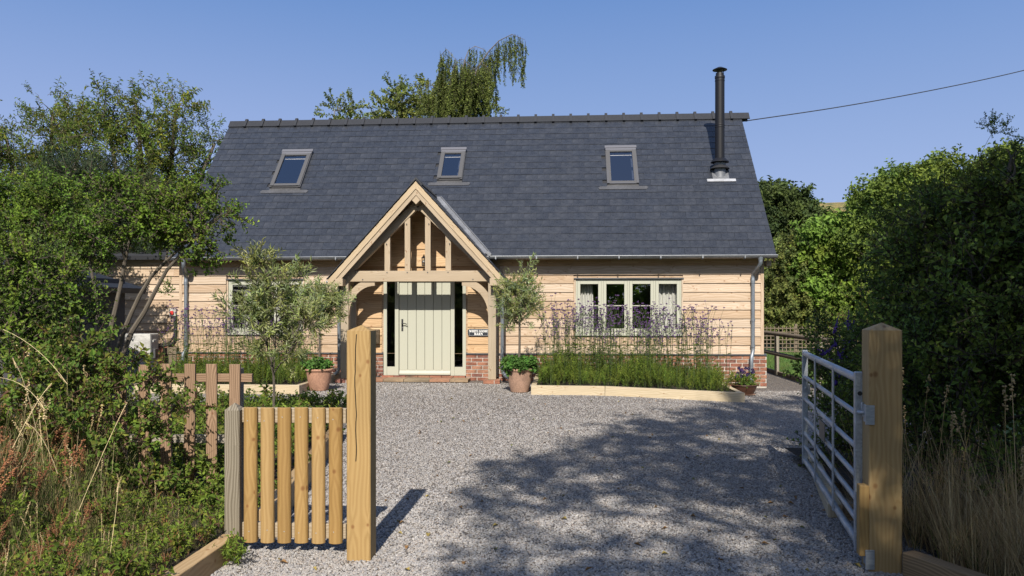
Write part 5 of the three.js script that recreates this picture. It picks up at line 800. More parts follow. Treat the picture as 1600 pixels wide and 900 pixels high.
tree('birch_tree', 'two wispy birch tips over the ridge left of the weeping birch', 'tree', { seed: 34, base: [-8.252, 0, -28.506], h: 4, r: 0.05, bark: M.barkPale, density: 60, limbs: 8, sprigs: SP.birch, up: 0.2, crown: [[-8.56, 8.841, -28.485, 0.25, 0.2, 0.4, 4, 0.2], [-7.896, 8.936, -28.53, 0.2, 0.18, 0.4, 3, 0.18], [-8.205, 8.603, -28.509, 0.5, 0.15, 0.5, 4, 0.2]] });
// right of the house
tree('oak_tree', 'dark round topped oak beside the right end of the roof', 'tree', { seed: 41, base: [9.366, 0, -33.713], h: 3, r: 0.2, density: 74, limbs: 22, sprigs: SP.oak, crown: [[9.42, 5.76, -33.717, 0.825, 0.66, 0.8, 13, 0.495], [9.905, 4.813, -33.75, 0.99, 0.77, 0.9, 16, 0.55], [8.556, 5.219, -33.658, 0.99, 0.99, 1.0, 16, 0.55], [8.961, 3.19, -33.686, 2.09, 1.32, 1.2, 30, 0.66], [10.499, 3.866, -33.79, 0.55, 0.55, 0.6, 7, 0.44]] });
tree('willow_tree', 'olive green feathery tree behind the rail fence', 'tree', { seed: 42, base: [8.112, 0, -29.619], h: 2, r: 0.09, bark: M.barkPale, density: 75, limbs: 30, sprigs: SP.birch, up: 0.4, crown: [[8.183, 2.756, -29.623, 0.84, 0.84, 0.6, 18, 0.42], [7.519, 1.567, -29.578, 1.05, 0.945, 0.6, 20, 0.441], [9.06, 1.329, -29.683, 1.05, 0.63, 0.6, 18, 0.441], [8.028, 0.979, -29.312, 1.68, 0.525, 0.4, 18, 0.42]] });
tree('maple_tree', 'bright green maple in the sun right of the barn', 'tree', { seed: 43, base: [9.953, 0, -29.243], h: 2, r: 0.11, bark: M.barkPale, density: 78, limbs: 26, sprigs: SP.bright, up: 0.2, squash: 0.5, crown: [[9.72, 4.02, -29.227, 0.93, 0.558, 0.7, 14, 0.496], [10.652, 3.436, -29.29, 0.992, 0.744, 0.7, 16, 0.521], [9.137, 2.969, -29.187, 0.744, 0.62, 0.6, 12, 0.471], [10.186, 2.034, -29.258, 1.364, 0.744, 0.7, 20, 0.521], [11.551, 4.657, -29.852, 0.744, 1.116, 0.7, 14, 0.521], [12.051, 2.969, -29.385, 1.116, 1.24, 0.7, 16, 0.558]] });
tree('lime_tree', 'broad sunlit tree with a rounded crown behind the right hedge', 'tree', { seed: 44, base: [12.962, 0, -27.944], h: 3, r: 0.22, density: 92, limbs: 30, sprigs: SP.round, up: 0.3, squash: 0.55, crown: [[12.52, 5.551, -27.914, 1.6, 0.75, 1.1, 17, 0.5], [14.287, 5.883, -28.034, 1.7, 0.75, 1.1, 15, 0.5], [11.085, 4.887, -27.816, 0.95, 0.8, 0.9, 10, 0.48], [12.962, 4.223, -27.944, 2.4, 1.0, 1.2, 19, 0.55], [10.533, 3.891, -27.779, 0.6, 0.8, 0.8, 6, 0.42], [16.274, 5.551, -28.169, 1.4, 1.0, 1.1, 10, 0.5], [12.52, 2.452, -27.914, 2.6, 1.2, 1.2, 15, 0.6]] });
tree('shrub', 'pale green shrub behind the far end of the metal gate', 'shrub', { seed: 45, base: [6.215, 0, -17.462], h: 1, r: 0.03, density: 105, limbs: 12, sprigs: SP.bramble, crown: [[6.215, 1.149, -17.462, 0.7, 0.4, 0.5, 18, 0.26], [5.918, 0.977, -18.444, 0.5, 0.3, 0.5, 10, 0.25], [5.79, 0.829, -15.428, 0.6, 0.4, 0.5, 14, 0.25], [6.504, 1.436, -16.479, 0.7, 0.7, 0.5, 18, 0.3]] });
// far woodland closing the views
{
  const R = rng(51), list = [];
  const add = (x0, x1, z, h, n) => { for (let i = 0; i < n; i++) { const x = lerp(x0, x1, R()), y = h * Math.pow(R(), 0.7) * (0.75 + 0.25 * Math.sin(x * 0.7) * Math.sin(x * 0.23 + 1)), t = 0.7 + 0.5 * R(); list.push({ p: V(x, y, z + (R() - 0.5) * 3), d: rdir(R, 0.6), s: 1.6 + R(), c: [t, t, t] }); } };
  add(8.5, 34, -38, 4.0, 1500); add(-36, -11, -30, 4.5, 1300);
  const g = new THREE.Group(); g.name = 'woodland'; scene.add(g); at.set(g, [0, 0, 0]); tag(g, 'distant dark line of woodland behind the garden trees', 'woodland', null, 'stuff'); scatter(g, 'crown', SP.oak, list);
}
// the shaded hedge on the right, near
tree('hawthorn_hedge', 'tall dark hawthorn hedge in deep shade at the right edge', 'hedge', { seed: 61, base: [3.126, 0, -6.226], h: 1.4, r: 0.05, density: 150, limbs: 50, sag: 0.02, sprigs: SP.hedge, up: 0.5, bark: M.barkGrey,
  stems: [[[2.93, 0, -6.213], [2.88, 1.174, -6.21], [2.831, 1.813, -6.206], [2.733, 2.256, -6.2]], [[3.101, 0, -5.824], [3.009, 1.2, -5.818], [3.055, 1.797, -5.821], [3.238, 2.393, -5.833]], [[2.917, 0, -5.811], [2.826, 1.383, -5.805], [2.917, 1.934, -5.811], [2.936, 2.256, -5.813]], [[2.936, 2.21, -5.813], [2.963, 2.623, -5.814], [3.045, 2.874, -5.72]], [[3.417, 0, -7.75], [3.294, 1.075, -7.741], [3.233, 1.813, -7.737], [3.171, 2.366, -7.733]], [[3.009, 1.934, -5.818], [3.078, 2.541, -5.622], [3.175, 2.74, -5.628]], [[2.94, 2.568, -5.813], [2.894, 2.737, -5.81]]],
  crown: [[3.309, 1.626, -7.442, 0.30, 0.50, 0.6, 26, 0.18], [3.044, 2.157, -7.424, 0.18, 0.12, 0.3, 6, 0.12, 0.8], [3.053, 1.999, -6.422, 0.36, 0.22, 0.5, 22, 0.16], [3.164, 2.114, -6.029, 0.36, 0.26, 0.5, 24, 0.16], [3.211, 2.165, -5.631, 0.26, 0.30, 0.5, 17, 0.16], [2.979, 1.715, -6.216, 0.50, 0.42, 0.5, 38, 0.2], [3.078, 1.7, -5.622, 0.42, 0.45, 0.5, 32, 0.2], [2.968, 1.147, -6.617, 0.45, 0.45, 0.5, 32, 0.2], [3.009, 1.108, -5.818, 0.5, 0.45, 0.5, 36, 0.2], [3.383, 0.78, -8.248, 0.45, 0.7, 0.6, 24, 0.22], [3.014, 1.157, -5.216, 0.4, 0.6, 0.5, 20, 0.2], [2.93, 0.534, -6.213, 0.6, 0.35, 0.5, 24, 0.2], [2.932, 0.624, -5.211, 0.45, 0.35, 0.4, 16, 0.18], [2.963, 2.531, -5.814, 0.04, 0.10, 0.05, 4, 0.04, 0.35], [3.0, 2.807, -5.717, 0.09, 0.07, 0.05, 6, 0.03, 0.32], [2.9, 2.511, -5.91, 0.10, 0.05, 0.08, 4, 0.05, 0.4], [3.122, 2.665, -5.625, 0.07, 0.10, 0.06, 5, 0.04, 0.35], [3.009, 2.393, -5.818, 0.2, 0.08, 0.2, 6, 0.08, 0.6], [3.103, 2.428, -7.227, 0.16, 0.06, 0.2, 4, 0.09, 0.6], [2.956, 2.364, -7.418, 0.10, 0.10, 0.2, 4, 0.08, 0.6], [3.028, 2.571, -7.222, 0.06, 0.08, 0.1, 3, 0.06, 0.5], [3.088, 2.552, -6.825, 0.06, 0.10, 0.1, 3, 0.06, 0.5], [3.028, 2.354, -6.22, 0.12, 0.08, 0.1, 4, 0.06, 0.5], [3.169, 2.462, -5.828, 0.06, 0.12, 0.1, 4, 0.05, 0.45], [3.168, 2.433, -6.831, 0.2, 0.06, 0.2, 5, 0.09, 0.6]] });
{ // bare pale twigs in the hedge
  const R = rng(63), t = thing('dead_shrub', 'bare grey twiggy dead shrub in front of the dark hedge', 'shrub', [2.752, 0, -5.399]), L = [];
  const A = V(2.857, 1.036, -5.607), tops = [[2.7, 1.962, -5.546], [2.94, 1.984, -5.562], [3.014, 1.825, -5.467], [2.628, 1.788, -5.591], [2.857, 2.098, -5.607], [3.079, 1.997, -5.471], [2.714, 1.696, -5.447]];
  for (const p of tops) { const B = V(...p), q = branchTo(R, A.toArray(), p, 0.16); L.push(limb(q, 0.0045, 0.0015, 10, 5)); const c = new THREE.CatmullRomCurve3(q); for (let k = 0; k < 7; k++) { const s = c.getPointAt(0.45 + 0.5 * R()), d = rdir(R, 0.7).multiplyScalar(0.12 + 0.2 * R()); L.push(limb([s, s.clone().addScaledVector(d, 0.5).add(V(0, 0.02, 0)), s.clone().add(d)], 0.003, 0.0012, 4, 4)); } }
  part(t, 'branches', merge(L), M.barkGrey);
}
// trees by the lane behind the viewpoint: they shade the drive and show in the panes
{
  const R = rng(71), nz = fbm(72, 6, 3), edge = [[-4.4, -1.15], [-5.4, -1.15], [-6.2, -1.05], [-7.0, -0.95], [-7.6, -0.85], [-9.1, 0.05], [-11.3, 1.0], [-13.6, 2.9]], cl = [];
  const fx = (z) => { for (let i = 0; i + 1 < edge.length; i++) if (z <= edge[i][0] && z >= edge[i + 1][0]) return lerp(edge[i][1], edge[i + 1][1], (edge[i][0] - z) / (edge[i][0] - edge[i + 1][0])); return z > -4.4 ? -0.9 : 3.4; };
  for (let i = 0; i < 2300; i++) {
    const z = lerp(-13.8, -1.5, R()), x = lerp(-1.6, 7.5, R()), e = x - fx(z); if (e < 0.1) continue;
    if (x < -0.72 && z > -6.95 && z < -4.9 && R() < 0.75) continue; const gap = nz(x * 0.095 + 0.3, z * 0.15); if (x < (z > -8.5 ? 1.1 : 2.4) && gap > 0.478 - (e < 0.7 ? 0.03 : 0)) continue; if (x >= 2.4 && gap > 0.74) continue;
    const y = clamp(5.6 + (-z - 1) * 0.36 + (R() - 0.5) * 1.6, 5, 11); cl.push({ x, y, z: z + y / Math.tan(SUN_EL), r: (0.27 + 0.18 * R()) * (e < 0.5 ? 0.6 : 1) });
  }
  const t = thing('roadside_tree', 'tall tree behind the viewpoint casting leafy shade over the drive', 'tree', [4.6, 0, 4.5]), parts = [limb([[4.6, 0, 4.5], [4.5, 2.2, 4.2], [4.1, 4.5, 3.2], [3.6, 7.5, 1.2]], 0.26, 0.09, 12, 9)];
  for (let i = 0; i < cl.length; i += 9) { const c = cl[i]; parts.push(limb(branchTo(R, [4.1, 4.4, 3.2], [c.x, c.y, c.z], 0.08), 0.045, 0.012, 6, 5)); }
  part(t, 'trunk', merge(parts), M.bark); scatter(t, 'crown', SP.round, leafList(R, cl, 26, {}).map((q) => ({ ...q, s: q.s * 0.55 })));
  const list = []; for (let i = 0; i < 1700; i++) { const x = lerp(-16, 18, R()), y = 4.6 * Math.pow(R(), 0.8), s = 1.5 + 0.9 * R(); list.push({ p: V(x, y, 10 + R() * 0.8), d: rdir(R, 0.5), s: 1.3 + R() * 0.6, c: [s, s, s] }); }
  const h = thing('lane_hedge', 'leafy hedge across the lane, reflected in the window panes', 'hedge', [0, 0, 10.5]); part(h, 'stems', merge(Array.from({ length: 24 }, (_, k) => limb([[-15 + k * 1.4, 0, 10.8], [-15 + k * 1.4 + R(), 2, 10.8], [-15 + k * 1.4 + R() * 2, 3.6, 10.7]], 0.06, 0.02, 5, 5))), M.bark); scatter(h, 'crown', SP.bright, list, M.leafThin);
}
// ------------------------------------------------------------------ olives, beds, flowers
tree('olive_tree', 'young multi stemmed olive tree in the bed in front of the left window', 'tree', { seed: 81, base: [-3.341, 0, -8.794], h: 0.7, r: 0.029, bark: M.barkGrey, limbR: 0.4, density: 84, limbs: 34, sprigs: SP.olive, up: 0.8, out: 0.6,
  stems: [[[-3.341, 0, -8.794], [-3.349, 0.387, -8.793], [-3.356, 0.829, -8.793], [-3.444, 1.198, -8.787], [-3.555, 1.567, -8.779]], [[-3.349, 0.815, -8.793], [-3.223, 0.977, -8.802], [-3.113, 1.198, -8.809], [-2.981, 1.493, -8.818]], [[-3.356, 0.756, -8.793], [-3.315, 1.127, -8.745], [-3.301, 1.494, -8.746], [-3.388, 1.934, -8.74]]],
  crown: [[-3.371, 1.567, -8.792, 0.319, 0.319, 0.32, 21, 0.11], [-3.665, 1.419, -8.772, 0.213, 0.198, 0.24, 9, 0.097], [-3.039, 1.419, -8.814, 0.213, 0.258, 0.24, 10, 0.097], [-3.444, 1.899, -8.787, 0.167, 0.122, 0.2, 4, 0.084], [-3.518, 2.061, -8.782, 0.03, 0.076, 0.04, 3, 0.039], [-3.113, 1.825, -8.809, 0.106, 0.091, 0.16, 3, 0.077], [-3.15, 0.977, -8.807, 0.228, 0.122, 0.24, 4, 0.077], [-3.591, 1.014, -8.777, 0.182, 0.106, 0.2, 3, 0.077], [-3.334, 1.124, -8.794, 0.304, 0.152, 0.24, 6, 0.084]] });
function standard(seed, label, x, z, y0, yc, rx, ry, extra, dens) {
  const t = thing('potted_olive', label, 'olive tree', [x, y0, z]), R = rng(seed), parts = [limb([[x, y0 - 0.05, z], [x + 0.01, y0 + (yc - y0) * 0.5, z], [x, yc, z]], 0.024, 0.016, 8, 7)], cl = clumps(R, [x, yc, z, rx, ry, rx], 44, 0.13).concat(extra);
  for (const c of cl.slice(0, 26)) parts.push(limb(branchTo(R, [x, yc - ry * 0.6, z], [c.x, c.y, c.z], 0.05), 0.010, 0.003, 5, 4));
  part(t, 'trunk', merge(parts), M.barkGrey); scatter(t, 'crown', SP.olive, leafList(R, cl, dens, { up: 0.5 }));
}
standard(91, 'standard olive with a dense round head, potted left of the porch', -4.30, -13.42, 0.48, 1.53, 0.36, 0.34, [], 215);
standard(92, 'looser standard olive in the pot right of the porch', -0.79, -13.40, 0.50, 1.62, 0.27, 0.36, [{ x: -0.72, y: 2.15, z: -13.4, r: 0.14 }, { x: -0.85, y: 2.0, z: -13.4, r: 0.15 }, { x: -0.5, y: 1.45, z: -13.4, r: 0.12 }, { x: -0.62, y: 1.8, z: -13.3, r: 0.15 }, { x: -1.02, y: 1.75, z: -13.4, r: 0.13 }], 160);
{ // underplanting of the pots, pansies
  const R = rng(95), ring = (x, y, z, r, n, h) => Array.from({ length: n }, () => { const a = R() * 6.28, q = r * Math.sqrt(R()); return { p: V(x + q * Math.cos(a), y + h * R(), z + q * Math.sin(a)), d: rdir(R, 0.9), s: 0.8 + 0.5 * R(), c: [1, 1, 1].map(() => 0.9 + 0.2 * R()) }; });
  for (const [x, z, y, l] of [[-4.30, -13.42, 0.47, 'low green geranium leaves in the pot left of the porch'], [-0.78, -13.40, 0.47, 'low green geranium leaves spilling from the pot right of the porch']]) { const t = thing('geranium_plant', l, 'plant', [x, y, z]); scatter(t, 'foliage', SP.geranium, ring(x, y, z, x < -2 ? 0.2 : 0.27, x < -2 ? 70 : 150, x < -2 ? 0.1 : 0.17), M.leaf); }
  const t = thing('pansy_plant', 'dark purple pansies growing in the low glazed bowl', 'flowers', [3.19, 0.18, -14.2]); scatter(t, 'foliage', SP.herb, ring(3.19, 0.16, -14.2, 0.20, 60, 0.10), M.leaf);
  const m = new Mesher(); for (let i = 0; i < 17; i++) { const a = R() * 6.28, q = 0.24 * Math.sqrt(R()), o = V(3.19 + q * Math.cos(a), 0.33 + 0.16 * R(), -14.2 + q * Math.sin(a)), col = R() < 0.8 ? [0.02, 0.012, 0.07] : [0.05, 0.02, 0.12]; for (let k = 0; k < 5; k++) { const b = k * 1.257 + R(); m.leaf(o, V(Math.cos(b), Math.sin(b), 0.3), V(0, 0, 1), 0.036, 0.04, col, 0.05, 0.1); } m.blob(o.clone().add(V(0, 0, 0.008)), 0.006, [0.5, 0.35, 0.03], R); m.stick(V(o.x, 0.2, o.z), o, 0.002, [0.06, 0.1, 0.02]); }
  part(t, 'flowers', m.build(), M.leaf);
}
const PURPLE = [[0.155, 0.075, 0.21], [0.20, 0.10, 0.26], [0.12, 0.06, 0.18]];
function verbenaStem(seed, h) {
  const R = rng(seed), m = new Mesher(), g = [0.075, 0.115, 0.035], bend = V((R() - 0.5) * 0.16, 0, (R() - 0.5) * 0.16), pt = (t) => V(bend.x * t * t, h * t, bend.z * t * t);
  for (let k = 0; k < 4; k++) m.stick(pt(k / 4), pt((k + 1) / 4), 0.0035, g);
  const heads = [[pt(1), 1]]; for (let k = 0; k < 4; k++) { const t = 0.70 + 0.28 * R(), s = pt(t), e = s.clone().add(V((R() - 0.5) * 0.2, 0.06 + 0.16 * R(), (R() - 0.5) * 0.2)); m.stick(s, e, 0.0022, g); heads.push([e, 0.8]); }
  for (const [o, s] of heads) for (let k = 0; k < 5; k++) m.blob(o.clone().add(V((R() - 0.5) * 0.032, (R() - 0.5) * 0.014, (R() - 0.5) * 0.032)), 0.0092 * s, pick(R, PURPLE), R);
  for (let k = 0; k < 4; k++) { const t = 0.2 + 0.45 * R(), a = R() * 6.28; m.leaf(pt(t), V(Math.cos(a), 0.5, Math.sin(a)), UP, 0.09, 0.016, pick(R, G.herb), 0.1, 0.2); }
  return m.build();
}
const VERB = [1, 2, 3, 4, 5].map((s) => verbenaStem(300 + s, 1.0));
function flowerBed(seed, label, x0, x1, z0, z1, ns, nh, hh, keep) {
  const R = rng(seed), g = new THREE.Group(); g.name = numbered('verbena_bed'); g.position.set((x0 + x1) / 2, 0.2, (z0 + z1) / 2); at.set(g, g.position.toArray()); scene.add(g); tag(g, label, 'flowers', null, 'stuff');
  const NZ = fbm(seed, 5, 3), S = [], H = []; for (let i = 0; i < ns; i++) { const x = lerp(x0, x1, R()), z = lerp(z0, z1, R()), b = gy(x, z) + 0.12, s = hh * (0.72 + 0.42 * R()) * (keep ? keep(x) : 1); S.push({ p: V(x, b, z), d: V((R() - 0.5) * 0.14, 1, (R() - 0.5) * 0.14).normalize(), s, a: R() * 6.28, c: [1, 1, 1] }); }
  for (let i = 0; i < nh; i++) { const x = lerp(x0, x1, R()), z = lerp(z0, z1, R()), pa = NZ(x * 0.31, z * 0.31); if (pa < 0.36 && R() < 0.7) continue; const y = gy(x, z) + 0.09 + 0.38 * Math.pow(R(), 1.8) * sstep(0.25, 0.75, pa), t = 0.75 + 0.55 * R(); H.push({ p: V(x, y, z), d: rdir(R, 2.6), s: 0.75 + 0.5 * R(), c: [t * (0.9 + 0.3 * R()), t, t * 0.9] }); }
  scatter(g, 'stems', VERB, S, M.leaf); scatter(g, 'foliage', SP.feather, H);
}
flowerBed(201, 'tall purple verbena over green foliage in the bed under the four pane window', -0.45, 2.80, -15.1, -13.2, 280, 1250, 1.20);
flowerBed(202, 'tall purple verbena over green foliage in the left raised bed', -7.2, -4.6, -15.0, -13.05, 170, 850, 1.16);
{ // weeds in the olive's bed
  const R = rng(211), L = []; for (let i = 0; i < 1500; i++) { const z = lerp(-10.6, -5.4, R()), x = lerp(-8, lerp(-2.2, -3.2, (-5.3 - z) / 6.4), Math.sqrt(R())), h = 0.20 + 0.16 * Math.sin(x * 2.1) * Math.cos(z * 1.7), t = 0.75 + 0.45 * R(); L.push({ p: V(x, 0.1 + Math.max(0.04, h) * R(), z), d: rdir(R, 0.9), s: 0.9 + 0.7 * R(), c: [t, t, t] }); }
  const g = new THREE.Group(); g.name = 'bed_plants'; g.position.set(-4, 0.1, -8); at.set(g, [-4, 0.1, -8]); scene.add(g); tag(g, 'low green plants covering the bed behind the picket fence', 'ground cover', null, 'stuff'); scatter(g, 'foliage', [...SP.herb, ...SP.bramble], L);
}
tree('purple_shrub', 'dark shrub with purple flowers behind the open metal gate', 'shrub', { seed: 221, base: [3.039, 0, -8.826], h: 0.6, r: 0.02, density: 190, limbs: 16, sprigs: SP.hedge, crown: [[3.074, 0.792, -8.829, 0.30, 0.42, 0.4, 22, 0.16], [2.872, 0.57, -7.813, 0.30, 0.5, 0.4, 22, 0.16], [2.705, 0.233, -7.601, 0.3, 0.25, 0.3, 12, 0.14], [3.143, 1.198, -9.235, 0.22, 0.2, 0.3, 8, 0.14]] });
{
  const R = rng(223), t = scene.children.find((o) => o.name === 'purple_shrub'), L = []; for (let i = 0; i < 34; i++) { const p = [[3.002, 1.154, -8.624], [2.865, 0.955, -8.514], [2.925, 0.78, -8.217]][i % 3]; L.push({ p: V(p[0] + (R() - 0.5) * 0.4, p[1] + (R() - 0.5) * 0.45, p[2] + (R() - 0.5) * 0.4), d: rdir(R, 0.8), s: 0.7 + 0.5 * R() }); }
  const m = new Mesher(); for (let k = 0; k < 34; k++) { const u = k / 34; m.blob(V((R() - 0.5) * 0.03 * (1 - u), 0.16 * u, (R() - 0.5) * 0.03 * (1 - u)), 0.010 * (1.2 - u * 0.7), pick(R, [[0.085, 0.045, 0.27], [0.12, 0.06, 0.33]]), R); }
  scatter(t, 'flower_spike', [m.build()], L, M.leaf);
}
// ------------------------------------------------------------------ grasses and weeds
const STRAW = [[0.42, 0.32, 0.16], [0.34, 0.25, 0.12], [0.50, 0.40, 0.22]], GREENB = [[0.14, 0.18, 0.045], [0.19, 0.21, 0.06], [0.11, 0.15, 0.035]], RUST = [[0.24, 0.095, 0.04], [0.19, 0.07, 0.03], [0.28, 0.13, 0.055]];
function tuft(seed, n, h, w, cols, spread, tipCols) { const R = rng(seed), m = new Mesher(); for (let i = 0; i < n; i++) { const d = V((R() - 0.5) * spread, 1, (R() - 0.5) * spread).normalize(), L = h * (0.5 + 0.6 * R()), c = pick(R, cols); m.blade(V((R() - 0.5) * 0.08, 0, (R() - 0.5) * 0.08), d, L, w * (0.7 + 0.6 * R()), V(d.x * L * 0.6, -L * 0.18 * R(), d.z * L * 0.6), c, pick(R, tipCols ?? cols), 4); } return m.build(); }
function seedStem(seed, h, col, headL, headR, headCol, n) { const R = rng(seed), m = new Mesher(), b = V((R() - 0.5) * 0.3, 0, (R() - 0.5) * 0.3), pt = (t) => V(b.x * t * t, h * t, b.z * t * t); for (let k = 0; k < 5; k++) m.stick(pt(k / 5), pt((k + 1) / 5), 0.0024, col); for (let k = 0; k < n; k++) { const t = 1 - headL * k / n; m.blob(pt(t).add(V((R() - 0.5) * headR, (R() - 0.5) * headR, (R() - 0.5) * headR)), 0.006 + 0.004 * R(), pick(R, headCol), R); } return m.build(); }
function dock(seed) { const R = rng(seed), m = new Mesher(), st = [0.20, 0.09, 0.04], br = [[V(0, 0, 0), V(0.03, 0.8, 0)], ...Array.from({ length: 6 }, () => { const y = 0.28 + 0.3 * R(), a = R() * 6.28; return [V(0.01, y, 0), V(0.14 * Math.cos(a), y + 0.26, 0.14 * Math.sin(a))]; })]; for (const [a, c] of br) { m.stick(a, c, 0.0035, st); for (let k = 0; k < 34; k++) { const p = a.clone().lerp(c, (a.y ? 0.15 : 0.5) + (a.y ? 0.85 : 0.5) * R()); m.blob(p.add(V((R() - 0.5) * 0.03, 0, (R() - 0.5) * 0.03)), 0.0075, pick(R, RUST), R); } } for (let k = 0; k < 4; k++) { const a = R() * 6.28; m.leaf(V(0, 0.05 + 0.2 * R(), 0), V(Math.cos(a), 0.6, Math.sin(a)), UP, 0.2, 0.05, pick(R, G.herb), 0.15, 0.4); } return m.build(); }
function nettle(seed) { const R = rng(seed), m = new Mesher(); m.stick(V(0, 0, 0), V(0.02, 0.7, 0), 0.004, [0.09, 0.12, 0.04]); for (let k = 0; k < 11; k++) for (const s of [0, Math.PI]) { const y = 0.08 + k * 0.06, a = k * 1.57 + s; m.leaf(V(0.02 * y, y, 0), V(Math.cos(a), 0.15, Math.sin(a)), UP, 0.12 * (1.1 - y * 0.9), 0.06 * (1.1 - y * 0.9), pick(R, G.herb), 0.12, 0.35); } return m.build(); }
{
  const R = rng(401), hAt = (x, z) => clamp(0.16 + (-2.25 - x) * (0.34 + 0.14 * Math.sin(x * 5 + z * 3)) + 0.22 * sstep(-2.9, -3.5, x), 0.14, 1.08) * (z < -5.0 && x > -3.4 ? 0.45 : 1);
  const stuff = (name, label, cat, p) => { const g = new THREE.Group(); g.name = numbered(name); g.position.set(...p); at.set(g, p); scene.add(g); return tag(g, label, cat, null, 'stuff'); };
  const spot = () => { const z = lerp(-5.9, -2.4, R()), x = -2.22 - Math.pow(R(), 1.25) * 3.2; return [x, z]; };
  const wild = stuff('wild_grass', 'long green and straw coloured grass on the left verge', 'grass', [-3.5, 0.08, -4.5]), rn = (n, f) => Array.from({ length: n }, f);
  const put = (sMin, sMax, cap = 9) => () => { const [x, z] = spot(), t = 0.75 + 0.5 * R(); return { p: V(x, 0.06, z), d: V((R() - 0.5) * 0.4, 1, (R() - 0.5) * 0.4).normalize(), s: Math.min(cap, hAt(x, z) * (sMin + (sMax - sMin) * R())), a: R() * 6.28, c: [t, t, t] }; };
  scatter(wild, 'blades', [1, 2, 3].map((s) => tuft(410 + s, 16, 1.0, 0.008, GREENB.concat(STRAW.slice(0, 1)), 0.5, STRAW.concat(GREENB))), rn(2300, put(0.55, 1.12)), M.leaf);
  scatter(wild, 'seed_stems', [1, 2, 3].map((s) => seedStem(420 + s, 1.25, pick(R, STRAW), 0.16, 0.02, STRAW, 22)), rn(340, put(0.65, 1.05)), M.straw);
  const weeds = stuff('leafy_weeds', 'green leafy weeds and nettles thick on the left verge', 'weeds', [-3.2, 0.08, -4.4]);
  scatter(weeds, 'foliage', [...SP.herb, ...SP.bramble], rn(2100, () => { const [x, z] = spot(), h = hAt(x, z) * 0.62, t = 0.7 + 0.5 * R(); return { p: V(x, 0.08 + h * Math.pow(R(), 1.3), z), d: rdir(R, 0.8), s: 0.55 + 0.45 * R(), a: R() * 6, c: [t * 1.05, t, t * 0.9] }; }));
  scatter(weeds, 'nettles', [1, 2].map((s) => nettle(430 + s)), rn(70, put(0.7, 1.1, 0.9)), M.leaf);
  const dk = stuff('dock_stems', 'rusty brown seeding dock spikes among the left verge weeds', 'weeds', [-3.3, 0.08, -4.3]);
  scatter(dk, 'spikes', [1, 2, 3].map((s) => dock(440 + s)), rn(330, put(0.75, 1.2, 1.0)), M.straw);
  // a few long leaning straws
  const st = stuff('straw_stalks', 'long pale leaning straw stalks over the left verge', 'grass', [-3, 0.5, -4]), m = new Mesher();
  for (const [a, b] of [[[-2.476, 0.322, -4.743], [-1.743, 0.322, -4.793]], [[-2.908, 0.247, -4.413], [-2.689, 0.977, -4.628]], [[-3.733, 1.418, -4.958], [-3.181, 1.075, -4.795]], [[-3.61, 1.116, -4.766], [-3.191, 0.937, -4.594]], [[-3.163, 0.758, -4.496], [-3.458, 1.246, -4.676]], [[-2.507, 0.157, -4.139], [-2.569, 0.553, -4.336]], [[-3.176, 0.756, -4.294], [-3.086, 1.105, -4.501]], [[-2.918, 0.608, -4.312], [-3.171, 0.888, -4.395]]].filter((_, i) => i)) { const A = V(...a), B = V(...b), mid = A.clone().lerp(B, 0.5).add(V(0, 0.04, 0)); const q = new THREE.QuadraticBezierCurve3(A, A.clone().lerp(B, 0.55).add(V(0.02, 0.09, 0)), B); for (let k = 0; k < 8; k++) m.stick(q.getPoint(k / 8), q.getPoint((k + 1) / 8), 0.0020, STRAW[2]); for (let k = 0; k < 10; k++) m.blob(B.clone().lerp(mid, k * 0.03), 0.0055, pick(R, STRAW), R); }
  part(st, 'stalks', m.build(), M.straw);
  // right verge: dry grass in the shade
  const dry = stuff('dry_grass', 'tall dry straw grass in the shade below the right hedge', 'grass', [2.8, 0.08, -4.3]);
  const spotR = () => { const z = lerp(-5.6, -3.0, R()), x0 = lerp(2.05, 2.55, (z + 5.2) / 1.9), x = x0 + 0.05 + Math.pow(R(), 1.1) * 1.7; return [x, z]; };
  const putR = (a, b) => () => { const [x, z] = spotR(), t = 0.7 + 0.5 * R(); return { p: V(x, 0.05, z), d: V((R() - 0.6) * 0.45, 1, (R() - 0.5) * 0.45).normalize(), s: a + (b - a) * R(), a: R() * 6.28, c: [t, t * 0.97, t * 0.92] }; };
  scatter(dry, 'blades', [1, 2, 3].map((s) => tuft(450 + s, 18, 0.85, 0.007, STRAW.concat([[0.24, 0.16, 0.08]]), 0.7)), rn(560, putR(0.45, 1.0)), M.straw);
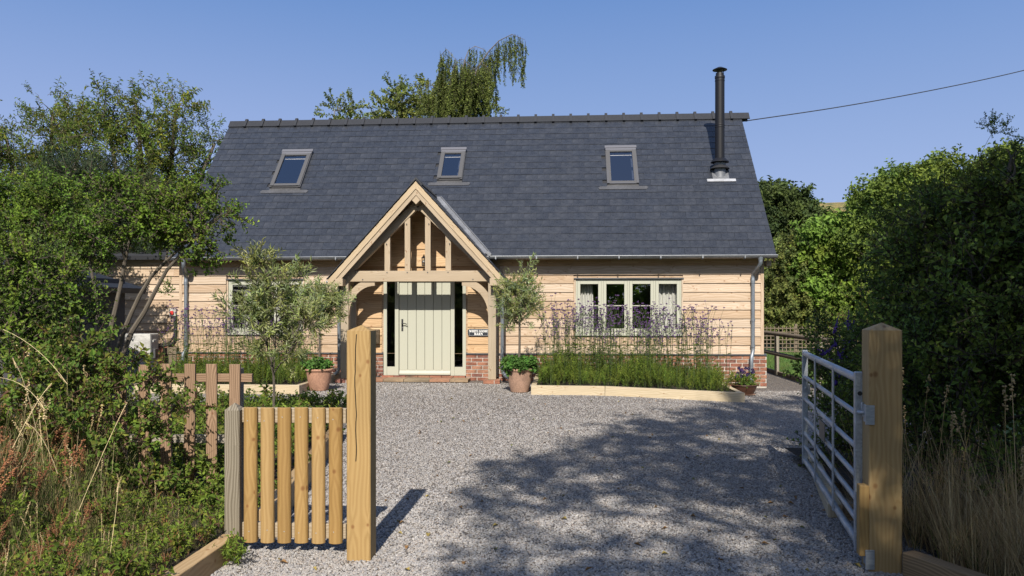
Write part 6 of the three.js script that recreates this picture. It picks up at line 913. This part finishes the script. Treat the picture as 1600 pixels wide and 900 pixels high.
  scatter(dry, 'seed_stems', [1, 2, 3].map((s) => seedStem(460 + s, 1.05, STRAW[0], 0.12, 0.02, STRAW.slice(0, 2), 14)), rn(110, putR(0.6, 1.1)), M.straw);
  scatter(dry, 'green_blades', [1, 2].map((s) => tuft(470 + s, 14, 0.5, 0.007, GREENB, 0.7)), rn(150, putR(0.4, 0.9)), M.leaf);
  // lawn blades near the fence, low weeds by the edging
  const lw = stuff('lawn_grass', 'short grass blades of the lawn beyond the fence', 'grass', [7, 0, -18]);
  scatter(lw, 'blades', [1, 2].map((s) => tuft(480 + s, 16, 0.07, 0.006, [[0.13, 0.22, 0.05], [0.16, 0.25, 0.06], [0.10, 0.18, 0.04]], 0.9)), rn(9000, () => ({ p: V(lerp(4.97, 11, R()), 0.02, lerp(-26.8, -12, R())), d: UP.clone(), s: 0.8 + 0.6 * R(), a: R() * 6, c: [1, 1, 1].map(() => 0.8 + 0.4 * R()) })), M.leaf);
  const wd = thing('ground_weed', 'small green weed growing against the bottom left timber edging', 'weed', [-2.0, 0, -4.65]); scatter(wd, 'foliage', SP.herb, rn(16, () => ({ p: V(-2.02 + (R() - 0.5) * 0.12, 0.02 + 0.08 * R(), -4.6 + (R() - 0.5) * 0.14), d: rdir(R, 0.8), s: 0.7 + 0.3 * R() })));
}
{
  const R = rng(733), m = new Mesher(); for (let i = 0; i < 130; i++) { const z = lerp(-4.2, -13, Math.pow(R(), 1.3)), x = lerp(-1.9, 2.0, R()) * (0.7 + 0.05 * -z), y = gy(x, z) + 0.016; m.leaf(V(x, y, z), V(R() - 0.5, (R() - 0.4) * 0.3, R() - 0.5), UP, 0.03 + 0.03 * R(), 0.02 + 0.015 * R(), pick(R, [[0.20, 0.11, 0.04], [0.14, 0.08, 0.03], [0.25, 0.19, 0.05], [0.12, 0.13, 0.03]]), 0.3, 0.3); }
  top('fallen_leaves', m.build(), M.straw, 'a scatter of dry brown leaves lying on the gravel', 'leaves', null, 'stuff');
}
renderer.render(scene, camera);
